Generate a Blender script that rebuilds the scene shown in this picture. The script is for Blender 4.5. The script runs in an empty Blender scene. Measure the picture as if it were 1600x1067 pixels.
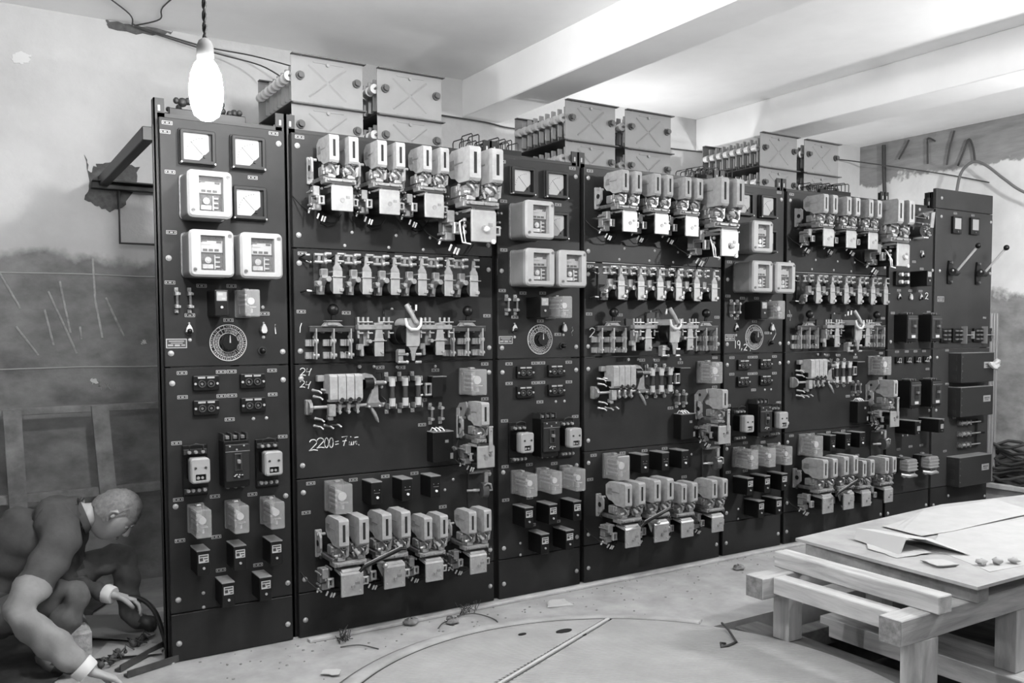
import bpy, math, random
from mathutils import Vector, Matrix
random.seed(7)
PI = math.pi
scene = bpy.context.scene
COL = scene.collection

# ---------------------------------------------------------------- camera
cam_d = bpy.data.cameras.new('camera'); cam = bpy.data.objects.new('camera', cam_d); COL.objects.link(cam)
yaw, pit, rol = math.radians(32.1334), math.radians(2.9138), math.radians(-.2528)
fw = Vector((math.sin(yaw)*math.cos(pit), math.cos(yaw)*math.cos(pit), -math.sin(pit)))
r0 = Vector((math.cos(yaw), -math.sin(yaw), 0)); u0 = r0.cross(fw)
rr = math.cos(rol)*r0 + math.sin(rol)*u0; uu = -math.sin(rol)*r0 + math.cos(rol)*u0
Mx = Matrix((rr, uu, -fw)).transposed().to_4x4(); Mx.translation = Vector((-.7528, -4.0455, 1.4679))
cam.matrix_world = Mx
cam_d.sensor_width = 36; cam_d.lens = 1370.82/1600*36
cam_d.shift_y = 53.52/1600; cam_d.clip_start = .05
scene.camera = cam
# ---------------------------------------------------------------- world, lamps, exposure
w = bpy.data.worlds.new('world'); scene.world = w; w.use_nodes = True
w.node_tree.nodes['Background'].inputs[0].default_value = (.5, .5, .5, 1)
w.node_tree.nodes['Background'].inputs[1].default_value = .25
scene.view_settings.view_transform = 'Standard'; scene.view_settings.look = 'None'
scene.view_settings.exposure = .8; scene.view_settings.gamma = 1; scene.view_settings.use_curve_mapping = False
BULB = 175.0                       # brightness of the hanging bulb in view
# unseen soft point lamps; the highest is added to brighten the ceiling
LAMPS = [((4.9, -2.5, 2.6), 150, .06), ((-.95, -4.7, 2.5), 50, .1), ((.7, -1.5, 2.84), 72, .05), ((3.55, 1.15, 2.35), 13, .06), ((6.1, .9, 2.0), 7, .06)]
for i, (loc, p, rad) in enumerate(LAMPS):
    ld = bpy.data.lights.new('unseen_lamp_light', 'POINT'); ld.energy = p; ld.shadow_soft_size = rad
    lo = bpy.data.objects.new('unseen_lamp_light', ld); lo.location = loc; COL.objects.link(lo)

# ---------------------------------------------------------------- materials
MATS = {}
def mat(name, c, rough=.6, metal=0., noise=0., scale=8., bump=0., alpha=1., emis=0., spec=.5, coat=0., stretch=None):
    if name in MATS: return MATS[name]
    m = bpy.data.materials.new(name); m.use_nodes = True; nt = m.node_tree; b = nt.nodes['Principled BSDF']
    b.inputs['Base Color'].default_value = (c, c, c, 1); b.inputs['Roughness'].default_value = rough
    b.inputs['Metallic'].default_value = metal; b.inputs['Specular IOR Level'].default_value = spec
    if coat: b.inputs['Coat Weight'].default_value = coat
    if alpha < 1: b.inputs['Alpha'].default_value = alpha
    if emis: b.inputs['Emission Color'].default_value = (1, 1, 1, 1); b.inputs['Emission Strength'].default_value = emis
    if noise or bump:
        tc = nt.nodes.new('ShaderNodeTexCoord'); n = nt.nodes.new('ShaderNodeTexNoise')
        n.inputs['Scale'].default_value = scale; n.inputs['Detail'].default_value = 6; n.inputs['Roughness'].default_value = .62
        if stretch:
            mp = nt.nodes.new('ShaderNodeMapping'); mp.inputs['Scale'].default_value = stretch; n.inputs['Distortion'].default_value = .6
            nt.links.new(tc.outputs['Object'], mp.inputs[0]); nt.links.new(mp.outputs[0], n.inputs['Vector'])
        else: nt.links.new(tc.outputs['Object'], n.inputs['Vector'])
        if noise:
            r = nt.nodes.new('ShaderNodeValToRGB'); lo, hi = c*(1-noise), min(1, c*(1+noise))
            r.color_ramp.elements[0].position = .32; r.color_ramp.elements[1].position = .7
            r.color_ramp.elements[0].color = (lo, lo, lo, 1); r.color_ramp.elements[1].color = (hi, hi, hi, 1)
            nt.links.new(n.outputs['Fac'], r.inputs[0]); nt.links.new(r.outputs[0], b.inputs['Base Color'])
        if bump:
            bp = nt.nodes.new('ShaderNodeBump'); bp.inputs['Strength'].default_value = bump; bp.inputs['Distance'].default_value = .01
            nt.links.new(n.outputs['Fac'], bp.inputs['Height']); nt.links.new(bp.outputs[0], b.inputs['Normal'])
    MATS[name] = m; return m
SLAB = mat('black_slate', .017, .5, noise=.35, scale=3.5, spec=.28)
FRAME = mat('frame_iron', .008, .5, noise=.3, scale=6)
BLACK = mat('black_bakelite', .004, .4, spec=.35)
DARK = mat('dark_iron', .02, .5)
BTOP = mat('black_lit_top', .17, .7)  # pale box tops painted for light from above; same tone on seams
CHUTE = mat('arc_chute_cement', .29, .8, noise=.16, scale=40, bump=.1)
SLOT = mat('slot_dark', .006, .8)
PLATE = mat('zinc_plate', .33, .42, metal=.35, noise=.15, scale=22)
STEEL = mat('bright_steel', .42, .38, metal=.6, noise=.2, scale=60)
STEELD = mat('dull_steel', .17, .45, metal=.5, noise=.3, scale=50)
GREYM = mat('grey_metal', .24, .5, metal=.3, noise=.2, scale=40)
WHITE = mat('white_enamel', .5, .4)
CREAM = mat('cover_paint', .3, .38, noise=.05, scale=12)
CREAMS = mat('cover_paint_shaded', .2, .45, noise=.1, scale=12)  # cover paint darkened in colour for the shaded sides
FACE = mat('dial_face', .33, .6)
MARK = mat('dial_mark', .03, .6)
COPPER = mat('coil_winding', .05, .5)
LUG = mat('white_tube', .75, .5)
GLASSC = mat('clear_cover', .5, .18, alpha=.36, noise=.08, scale=14)
PANE = mat('window_glass', .5, .05, alpha=.05)
TAG = mat('tag_light', .32, .55)
CHALK = mat('chalk', .62, .9)
RESP = mat('resistor_plate_paint', .22, .55, noise=.07, scale=5)
RESE = mat('resistor_element', .3, .6)
PORC = mat('porcelain', .5, .35)
BOLTM = mat('bolt_head', .36, .5, metal=.2)
RIBBON = mat('steel_conduit', .3, .4, metal=.3)

# ---------------------------------------------------------------- mesh helper
def rot_to(a, b):
    d = (b-a); return d.to_track_quat('Z', 'Y').to_matrix()
class MB:
    def __init__(s): s.v = []; s.f = []; s.m = []; s.sm = []; s.cm = 0
    def add(s, vs, fs, sm=False):
        o = len(s.v); s.v += [tuple(v) for v in vs]
        for f in fs: s.f.append([i+o for i in f]); s.m.append(s.cm); s.sm.append(sm)
        return s
    def mt(s, i): s.cm = i; return s
    def box(s, x0, x1, z0, z1, d0, d1, c=0.):        # d = distance proud of the board (y = -d)
        y0, y1 = -d1, -d0
        if x0 > x1: x0, x1 = x1, x0
        if z0 > z1: z0, z1 = z1, z0
        c = min(c, (x1-x0)*.45, (z1-z0)*.45, (y1-y0)*.45)
        if c <= 0:
            vs = [(x, y, z) for x in (x0, x1) for y in (y0, y1) for z in (z0, z1)]
            return s.add(vs, [(0, 1, 3, 2), (4, 6, 7, 5), (0, 4, 5, 1), (2, 3, 7, 6), (0, 2, 6, 4), (1, 5, 7, 3)])
        X = (x0, x1); Y = (y0, y1); Z = (z0, z1); vs = []; idx = {}
        for i in (0, 1):
            for j in (0, 1):
                for k in (0, 1):
                    sx, sy, sz = (c, -c)[i], (c, -c)[j], (c, -c)[k]
                    for a, p in enumerate(((X[i], Y[j]+sy, Z[k]+sz), (X[i]+sx, Y[j], Z[k]+sz), (X[i]+sx, Y[j]+sy, Z[k]))):
                        idx[i, j, k, a] = len(vs); vs.append(p)
        g = lambda i, j, k, a: idx[i, j, k, a]; fs = []
        for i in (0, 1): fs.append([g(i, 0, 0, 0), g(i, 1, 0, 0), g(i, 1, 1, 0), g(i, 0, 1, 0)][::(-1 if i == 0 else 1)])
        for j in (0, 1): fs.append([g(0, j, 0, 1), g(1, j, 0, 1), g(1, j, 1, 1), g(0, j, 1, 1)][::(1 if j == 0 else -1)])
        for k in (0, 1): fs.append([g(0, 0, k, 2), g(1, 0, k, 2), g(1, 1, k, 2), g(0, 1, k, 2)][::(-1 if k == 0 else 1)])
        for i in (0, 1):
            for j in (0, 1): fs.append([g(i, j, 0, 0), g(i, j, 0, 1), g(i, j, 1, 1), g(i, j, 1, 0)])
            for k in (0, 1): fs.append([g(i, 0, k, 0), g(i, 0, k, 2), g(i, 1, k, 2), g(i, 1, k, 0)])
        for j in (0, 1):
            for k in (0, 1): fs.append([g(0, j, k, 1), g(0, j, k, 2), g(1, j, k, 2), g(1, j, k, 1)])
        for i in (0, 1):
            for j in (0, 1):
                for k in (0, 1): fs.append([g(i, j, k, 0), g(i, j, k, 1), g(i, j, k, 2)])
        return s.add(vs, fs)
    def wbox(s, x0, x1, y0, y1, z0, z1, c=0.): return s.box(x0, x1, z0, z1, -y1, -y0, c)
    def cyl(s, p0, p1, r0, r1=None, n=10, caps=True):   # points are (x, d, z) in board space
        a = Vector((p0[0], -p0[1], p0[2])); b = Vector((p1[0], -p1[1], p1[2])); r1 = r0 if r1 is None else r1
        R = rot_to(a, b); vs = []
        for p, r in ((a, r0), (b, r1)):
            for i in range(n): vs.append(p + R @ Vector((r*math.cos(2*PI*i/n), r*math.sin(2*PI*i/n), 0)))
        s.add(vs, [(i, (i+1) % n, n+(i+1) % n, n+i) for i in range(n)], True)
        if caps: s.add(vs[:n], [list(range(n))[::-1]]); s.add(vs[n:], [list(range(n))])
        return s
    def ycyl(s, x, z, d0, d1, r, r1=None, n=12): return s.cyl((x, d0, z), (x, d1, z), r, r1, n)
    def tube(s, pts, r, n=6):            # pts (x, y, z) world-style local coords
        P = [Vector(p) for p in pts]; vs = []
        for i, p in enumerate(P):
            t = (P[min(i+1, len(P)-1)] - P[max(i-1, 0)]).normalized(); R = t.to_track_quat('Z', 'Y').to_matrix()
            rr_ = r[i] if isinstance(r, (list, tuple)) else r
            for k in range(n): vs.append(p + R @ Vector((rr_*math.cos(2*PI*k/n), rr_*math.sin(2*PI*k/n), 0)))
        fs = [(i*n+k, i*n+(k+1) % n, (i+1)*n+(k+1) % n, (i+1)*n+k) for i in range(len(P)-1) for k in range(n)]
        s.add(vs, fs, True); s.add(vs[:n], [list(range(n))[::-1]]); s.add(vs[-n:], [list(range(n))]); return s
    def dtube(s, pts, r, n=6): return s.tube([(p[0], -p[1], p[2]) for p in pts], r, n)
    def ball(s, x, d, z, r, n=12, m=7, sz=1.):
        vs = []; fs = []
        for j in range(m+1):
            t = PI*j/m
            for i in range(n): vs.append((x+r*math.sin(t)*math.cos(2*PI*i/n), -d+r*math.sin(t)*math.sin(2*PI*i/n), z+sz*r*math.cos(t)))
        for j in range(m):
            for i in range(n): fs.append((j*n+i, (j+1)*n+i, (j+1)*n+(i+1) % n, j*n+(i+1) % n))
        return s.add(vs, fs, True)
    def prism(s, pts, d0, d1, axis='y'):     # pts (x, z) extruded in depth; axis 'x': pts (d, z) extruded from x=d0 to d1
        n = len(pts)
        if axis == 'y': A = [(p[0], -d0, p[1]) for p in pts]; B = [(p[0], -d1, p[1]) for p in pts]
        elif axis == 'x': A = [(d0, -p[0], p[1]) for p in pts]; B = [(d1, -p[0], p[1]) for p in pts]
        else: A = [(p[0], p[1], d0) for p in pts]; B = [(p[0], p[1], d1) for p in pts]
        s.add(A, [list(range(n))]); s.add(B, [list(range(n))[::-1]])
        return s.add(A+B, [(i, n+i, n+(i+1) % n, (i+1) % n) for i in range(n)])
    def loft(s, rings, cap=True, sm=False):   # rings: lists of equal length of (x,y,z)
        n = len(rings[0]); vs = [p for r in rings for p in r]
        s.add(vs, [(j*n+i, j*n+(i+1) % n, (j+1)*n+(i+1) % n, (j+1)*n+i) for j in range(len(rings)-1) for i in range(n)], sm)
        if cap: s.add(rings[0], [list(range(n))[::-1]]); s.add(rings[-1], [list(range(n))])
        return s
    def rbox(s, x0, x1, z0, z1, d0, d1, r, f=.004, n=4):   # rounded-corner box, rounded front edge
        def ring(i, d): return [(p[0], -d, p[1]) for p in rrect(x0+i, x1-i, z0+i, z1-i, max(r-i, .001), n)]
        return s.loft([ring(0, d0), ring(0, d1-f), ring(f*.3, d1-f*.35), ring(f, d1)])
    def frame(s, x0, x1, z0, z1, hx0, hx1, hz0, hz1, d0, d1, r=.01, n=4, hr=.002, f=.003):
        o = rrect(x0, x1, z0, z1, r, n); h = rrect(hx0, hx1, hz0, hz1, hr, n)
        oi = rrect(x0+f, x1-f, z0+f, z1-f, max(r-f, .001), n)
        P = lambda L, d: [(p[0], -d, p[1]) for p in L]
        return s.loft([P(o, d0), P(o, d1-f), P(oi, d1), P(h, d1), P(h, d0)], cap=False)
    def build(s, name, mats, parent=None, loc=None):
        me = bpy.data.meshes.new(name); me.from_pydata(s.v, [], s.f)
        for m_ in (mats if isinstance(mats, (list, tuple)) else [mats]): me.materials.append(m_)
        me.polygons.foreach_set('material_index', s.m); me.polygons.foreach_set('use_smooth', s.sm); me.update()
        o = bpy.data.objects.new(name, me); COL.objects.link(o)
        if parent: o.parent = parent
        if loc: o.location = loc
        return o
def rrect(x0, x1, z0, z1, r, n=4):
    P = []
    for cx, cz, a in ((x1-r, z1-r, 0), (x0+r, z1-r, 90), (x0+r, z0+r, 180), (x1-r, z0+r, 270)):
        for i in range(n+1):
            t = math.radians(a+90*i/n); P.append((cx+r*math.cos(t), cz+r*math.sin(t)))
    return P
def tag(o, label=None, cat=None, group=None, kind=None):
    if label: o['label'] = label
    if cat: o['category'] = cat
    if group: o['group'] = group
    if kind: o['kind'] = kind
    return o
def empty(name, loc=(0, 0, 0), rz=0.):
    o = bpy.data.objects.new(name, None); o.empty_display_size = .05; COL.objects.link(o)
    o.location = loc; o.rotation_euler = (0, 0, rz); return o
def copy_tree(o, parent=None):
    c = o.copy(); COL.objects.link(c)
    if parent: c.parent = parent
    for ch in o.children: copy_tree(ch, c)
    return c
PROTO = {}
def put(kind, x, z, label, cat, group=None, y=0., scale=None):
    """place a device: first call builds it, later calls copy it with its parts"""
    if kind in PROTO: o = copy_tree(PROTO[kind])
    else: o = PROTO[kind] = BUILD[kind]()
    o.location = (x, y, z)
    if scale is not None: o.scale = (scale,)*3
    return tag(o, label, cat, group)
BUILD = {}
def device(f): BUILD[f.__name__] = f; return f

X0 = {'A1': 0, 'B1': .58, 'A2': 1.6986, 'B2': 2.2786, 'A3': 3.3972, 'B3': 3.9772, 'C': 5.0959, 'D': 5.6698}
PN = {'A1': 'leftmost narrow panel', 'A2': 'middle narrow panel', 'A3': 'third narrow panel', 'B1': 'left wide panel', 'B2': 'middle wide panel',
      'B3': 'right wide panel', 'C': 'panel beside the tall end panel', 'D': 'tall end panel'}
zK, z3, zS, z1, zT = .2183, .7671, 1.3148, 1.8615, 2.40

# ---------------------------------------------------------------- room
def wall_material(name, light, dark, zlim, amp, band=None, band_c=.3):
    m = bpy.data.materials.new(name); m.use_nodes = True; nt = m.node_tree; N = nt.nodes; L = nt.links; b = N['Principled BSDF']
    b.inputs['Roughness'].default_value = .85
    tc = N.new('ShaderNodeTexCoord'); sx = N.new('ShaderNodeSeparateXYZ'); L.new(tc.outputs['Object'], sx.inputs[0])
    def noise(scale, det=6, stretch=None):
        n = N.new('ShaderNodeTexNoise'); n.inputs['Scale'].default_value = scale; n.inputs['Detail'].default_value = det
        n.inputs['Roughness'].default_value = .6
        if stretch:
            mp = N.new('ShaderNodeMapping'); mp.inputs['Scale'].default_value = stretch; L.new(tc.outputs['Object'], mp.inputs[0]); L.new(mp.outputs[0], n.inputs['Vector'])
        else: L.new(tc.outputs['Object'], n.inputs['Vector'])
        return n
    def math_(op, a, b_=None, c=None):
        q = N.new('ShaderNodeMath'); q.operation = op
        for i, x in enumerate((a, b_, c)):
            if x is None: continue
            if isinstance(x, (int, float)): q.inputs[i].default_value = x
            else: L.new(x, q.inputs[i])
        return q.outputs[0]
    def ramp(v, p0, c0, p1, c1):
        r = N.new('ShaderNodeValToRGB'); e = r.color_ramp.elements
        e[0].position = p0; e[0].color = (c0, c0, c0, 1); e[1].position = p1; e[1].color = (c1, c1, c1, 1); L.new(v, r.inputs[0]); return r.outputs[0]
    def mix(f, a, b_):
        q = N.new('ShaderNodeMix'); q.data_type = 'RGBA'; L.new(f, q.inputs[0]); L.new(a, q.inputs[6]); L.new(b_, q.inputs[7]); return q.outputs[2]
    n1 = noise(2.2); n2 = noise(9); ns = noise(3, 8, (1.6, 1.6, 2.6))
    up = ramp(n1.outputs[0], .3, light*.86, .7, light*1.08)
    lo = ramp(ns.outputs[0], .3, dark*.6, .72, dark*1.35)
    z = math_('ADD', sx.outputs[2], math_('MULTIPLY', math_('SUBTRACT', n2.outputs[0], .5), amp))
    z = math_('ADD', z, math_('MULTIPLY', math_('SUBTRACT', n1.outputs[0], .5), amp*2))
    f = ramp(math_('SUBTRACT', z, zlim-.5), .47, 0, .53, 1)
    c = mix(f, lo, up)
    if band:
        f2 = ramp(math_('SUBTRACT', z, band-.5), .485, 0, .51, 1); nb = noise(3, 5, (1, 1, 6)); c = mix(f2, c, ramp(nb.outputs[0], .3, band_c*.75, .7, band_c*1.15))
    L.new(c, b.inputs['Base Color'])
    bp = N.new('ShaderNodeBump'); bp.inputs['Strength'].default_value = .35; bp.inputs['Distance'].default_value = .02
    L.new(n2.outputs[0], bp.inputs['Height']); L.new(bp.outputs[0], b.inputs['Normal'])
    return m
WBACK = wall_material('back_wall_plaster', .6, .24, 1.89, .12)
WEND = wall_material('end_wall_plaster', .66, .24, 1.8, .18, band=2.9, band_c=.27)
CEILM = mat('ceiling_whitewash', .92, .9, noise=.06, scale=1.2, bump=.04)
FLOORM = mat('concrete_floor', .3, .85, noise=.22, scale=5, bump=.25)
DISKM = None
def struct(name, mb, m, loc=None):
    o = mb.build(name, m, None, loc); o['kind'] = 'structure'; return o
XL, XR, YB, YF, ZC = -3.2, 6.77, 1.5, -7.0, 3.25
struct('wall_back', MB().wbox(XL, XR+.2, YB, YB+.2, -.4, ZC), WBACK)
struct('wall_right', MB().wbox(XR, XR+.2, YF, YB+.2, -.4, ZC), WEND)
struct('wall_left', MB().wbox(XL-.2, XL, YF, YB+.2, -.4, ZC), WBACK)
struct('wall_front', MB().wbox(XL-.2, XR+.2, YF-.2, YF, -.4, ZC), WBACK)
struct('ceiling', MB().wbox(XL-.2, XR+.2, YF-.2, YB+.2, ZC, ZC+.15), CEILM)
struct('trim_1', MB().wbox(2.32, 2.63, YF, YB, 2.985, ZC, .006), CEILM)
struct('trim_2', MB().wbox(4.58, 4.95, YF, YB, 2.985, ZC, .006), CEILM)
# floor with a shallow pit to the right of the round cover
PX0, PX1, PY0, PY1 = 2.0, 6.2, -3.2, -.945
fl = MB()
for a in ((XL, XR, PY1, YB), (XL, PX0, PY0, PY1), (PX1, XR, PY0, PY1), (XL, XR, YF, PY0)): fl.wbox(a[0], a[1], a[2], a[3], -.12, 0)
pit = MB().wbox(PX0-.1, PX1+.1, PY0-.1, PY1+.1, -.52, -.44)
pit.wbox(PX0-.1, PX0, PY0, PY1, -.5, -.12).wbox(PX1, PX1+.1, PY0, PY1, -.5, -.12).wbox(PX0, PX1, PY1, PY1+.1, -.5, -.12).wbox(PX0, PX1, PY0-.1, PY0, -.5, -.12)
struct('floor_pit', pit, mat('pit_dark', .05, .95, noise=.4, scale=6))  # pit surfaces coloured darker than the floor
struct('floor', fl, FLOORM)
# kerb under the end wall and base plinth
st = MB().wbox(6.60, XR, -.9, YB, 0, .13, .004); struct('baseboard_right', st, mat('grey_plinth', .3, .8, noise=.15))
# ---------------------------------------------------------------- devices of the narrow panels
# every builder: local origin on the board face, x right, z up, depth d = -y
@device
def panel_meter():
    r = empty('panel_meter'); w_, h = .158, .156
    a = MB().rbox(0, w_, -h, 0, 0, .012, .008, .003); a.frame(.004, w_-.004, -h+.004, -.004, .018, w_-.018, -h+.02, -.018, .012, .032, .01)
    a.build('case', mat('meter_case', .018, .5, spec=.3), r)
    f = MB().prism([(.018, -.018), (.018, -h+.02), (.082, -h+.02), (w_-.03, -.09), (w_-.03, -.026), (w_-.036, -.018)], .012, .017)
    f.build('scale_plate', FACE, r)
    k = MB().mt(0); k.prism([(.082, -h+.02), (w_-.018, -h+.02), (w_-.018, -.018), (w_-.028, -.018), (w_-.028, -.09)], .0125, .018)
    k.ycyl(w_-.05, -.115, .018, .024, .007)
    k.build('corner_cover', BLACK, r)
    n = MB().dtube([(.1, .019, -.108), (.05, .019, -.055)], .0007, 4)
    for t in range(9):
        a_ = math.radians(95+t*9.5); n.box(.105+.075*math.cos(a_)-.0012, .105+.075*math.cos(a_)+.0012, -.112+.075*math.sin(a_)-.002, -.112+.075*math.sin(a_)+.002, .017, .0182)
    n.build('needle', MARK, r)
    MB().ycyl(.008, -h+.008, .012, .036, .004).ycyl(w_-.008, -h+.008, .012, .036, .004).build('screw', STEEL, r)
    return r
@device
def covered_meter():
    r = empty('covered_meter'); w_, h, D = .185, .2, .165
    MB().rbox(-.006, w_+.004, -h+.002, .0, 0, .012, .02, .003).build('base_plate', STEELD, r)
    MB().rbox(0, w_-.006, -h+.004, -.004, .012, D-.03, .018, .002).build('case', CREAMS, r)
    fr = MB().frame(-.002, w_, -h, 0, .045, w_-.038, -h+.028, -.024, D-.032, D, .022, 6, .003, .009); fr.build('cover_frame', CREAM, r)
    b = MB().box(.045, w_-.038, -h+.028, -.024, D-.034, D-.03); b.build('recess', SLOT, r)
    m = MB().box(.05, w_-.044, -.095, -.045, D-.03, D-.02, .001).box(.055, .09, -.062, -.05, D-.02, D-.017).build('name_dial', mat('dial_grey', .3, .5), r)
    n = MB()
    for i in range(3): n.box(.058+.024*i, .076+.024*i, -.09, -.08, D-.02, D-.018)
    n.box(.05, .075, -.052, -.046, D-.02, D-.018).box(.115, .135, -.054, -.046, D-.02, D-.018).build('counter_window', MARK, m)
    c = MB().ycyl(.078, -.128, D-.034, D-.014, .014, n=14).ycyl(.078, -.128, D-.014, D-.01, .007).box(.055, .1, -.165, -.145, D-.032, D-.018, .002)
    c.box(.105, .11, -.165, -.105, D-.03, D-.02).box(.11, .128, -.118, -.112, D-.03, D-.018).box(.11, .128, -.138, -.132, D-.03, D-.018).box(.11, .128, -.158, -.152, D-.03, D-.018)
    c.build('mechanism', STEEL, r)
    MB().box(.044, w_-.037, -h+.027, -.023, D-.008, D-.006).build('glass_pane', PANE, r)
    for x, z in ((w_-.018, -.022), (.02, -h+.03)):
        s = MB().ycyl(x, z, D-.002, D+.004, .008, n=12).build('cover_screw', STEELD, r)
        MB().box(x-.006, x+.006, z-.001, z+.001, D+.0035, D+.0045).build('screw_slot', SLOT, s)
    return r
@device
def small_fuse():
    r = empty('cartridge_fuse')
    MB().cyl((0, .03, -.078), (0, .03, -.022), .0062, n=10).build('fuse_tube', mat('fuse_paper', .1, .5), r)
    for z in (-.022, -.078):
        MB().cyl((0, .03, z-.007), (0, .03, z+.007), .0085, n=10).build('end_cap', STEEL, r)
        MB().box(-.009, .009, z-.008, z+.008, 0, .022, .001).box(-.009, -.007, z-.008, z+.008, .02, .04).box(.007, .014, z-.006, z+.004, .02, .032).build('clip', STEEL, r)
    for z in (-.004, -.098):
        MB().box(-.008, .008, z-.009, z+.009, 0, .012, .001).ycyl(0, z, .012, .02, .005, n=8).build('terminal', STEEL, r)
    return r
@device
def slim_black_relay():       # with a printed front, narrow panels
    r = empty('black_relay'); w_, h, D = .056, .112, .125
    MB().rbox(0, w_, -h, -.004, 0, D, .005, .003).build('case', BLACK, r)
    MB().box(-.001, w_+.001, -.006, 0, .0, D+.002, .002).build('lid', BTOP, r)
    f = MB().box(.008, w_-.006, -.056, -.02, D, D+.0012).build('printed_front', mat('print_light', .4, .5), r)
    k = MB().box(.012, .046, -.03, -.024, D+.001, D+.0016).box(.012, .026, -.048, -.034, D+.001, D+.0016).box(.03, .046, -.041, -.036, D+.001, D+.0016).box(.035, .046, -.052, -.047, D+.001, D+.0016)
    k.build('print_mark', MARK, f)
    MB().ycyl(w_*.52, -.08, D, D+.006, .0055).build('front_screw', BOLTM, r)
    return r
@device
def tall_black_relay():       # the first-row relay with a printed upper half
    r = empty('black_relay'); w_, h, D = .058, .114, .14
    MB().rbox(0, w_, -h, 0, 0, D, .006, .004).build('case', BLACK, r)
    f = MB().frame(.006, w_-.005, -.05, -.006, .01, w_-.009, -.046, -.01, D-.001, D+.002, .003).build('window_frame', GREYM, r)
    MB().box(.01, w_-.009, -.046, -.01, D-.001, D+.0008).build('printed_front', mat('print_grey', .25, .5), r)
    MB().box(.014, .034, -.024, -.014, D, D+.0014).box(.03, .045, -.042, -.034, D, D+.0014).build('print_mark', FACE, f)
    MB().ycyl(w_*.5, -.075, D, D+.005, .006).build('front_screw', BOLTM, r)
    return r
def glass_relay(w_, h, D, big=False):
    r = empty('clear_cover_relay')
    MB().rbox(-.003, w_+.003, -h-.003, .003, 0, .012, .006, .002).build('base', mat('relay_base', .12, .5), r)
    g = MB().rbox(0, w_, -h, 0, .012, D, .008, .005).build('clear_cover', GLASSC, r)
    i = MB().box(w_*.15, w_*.85, -h*.88, -h*.12, .012, .03, .002).box(w_*.25, w_*.75, -h*.85, -h*.6, .03, D*.55, .003)
    i.box(w_*.2, w_*.3, -h*.85, -h*.15, .03, D*.7, .001)
    i.build('yoke', GREYM, r)
    MB().cyl((w_*.5, D*.3, -h*.42), (w_*.5, D*.85, -h*.42), w_*.24, n=14).build('coil', PORC, r)
    c = MB()
    for k in range(4 if big else 3):
        zz = -h*(.2+.17*k); c.box(w_*.12, w_*.2, zz-.004, zz+.004, .03, D*.8).ycyl(w_*.16, zz, D*.8, D*.84, .005, n=8)
    c.box(w_*.45, w_*.6, -h*.86, -h*.7, D*.6, D*.86, .002).box(w_*.35, w_*.8, -h*.66, -h*.62, D*.7, D*.9)
    c.build('contact_spring', STEEL, r)
    MB().box(w_*.35, w_*.65, .0, .008, D*.25, D*.45, .002).build('cover_clip', STEEL, r)
    return r
@device
def clear_relay_deep(): return glass_relay(.066, .12, .172)
@device
def clear_relay_small(): return glass_relay(.066, .124, .165)
@device
def clear_relay_big(): return glass_relay(.092, .134, .135, True)
@device
def clear_relay_low(): return glass_relay(.09, .142, .14, True)
@device
def drop_toggle():
    r = empty('toggle_switch')
    MB().ycyl(0, -.006, 0, .008, .019, n=16).build('base_disc', DARK, r)
    MB().prism([(-.015, -.012), (.015, -.012), (.012, .006), (.003, .022), (-.003, .022), (-.012, .006)], .008, .014).build('guard_plate', WHITE, r)
    MB().ball(0, .018, -.008, .0115, 10, 6).build('lever', BLACK, r)
    MB().ycyl(0, .027, 0, .008, .0045, n=8).build('stud', STEEL, r)
    return r
@device
def drop_toggle_light():
    r = empty('toggle_switch')
    MB().ycyl(0, -.006, 0, .008, .019, n=16).build('base_disc', DARK, r)
    MB().prism([(-.014, -.01), (-.008, -.02), (.008, -.02), (.014, -.01), (.011, .006), (.003, .022), (-.003, .022), (-.011, .006)], .008, .02).build('lever', WHITE, r)
    MB().ycyl(0, .027, 0, .008, .0045, n=8).build('stud', STEEL, r)
    return r
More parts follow.
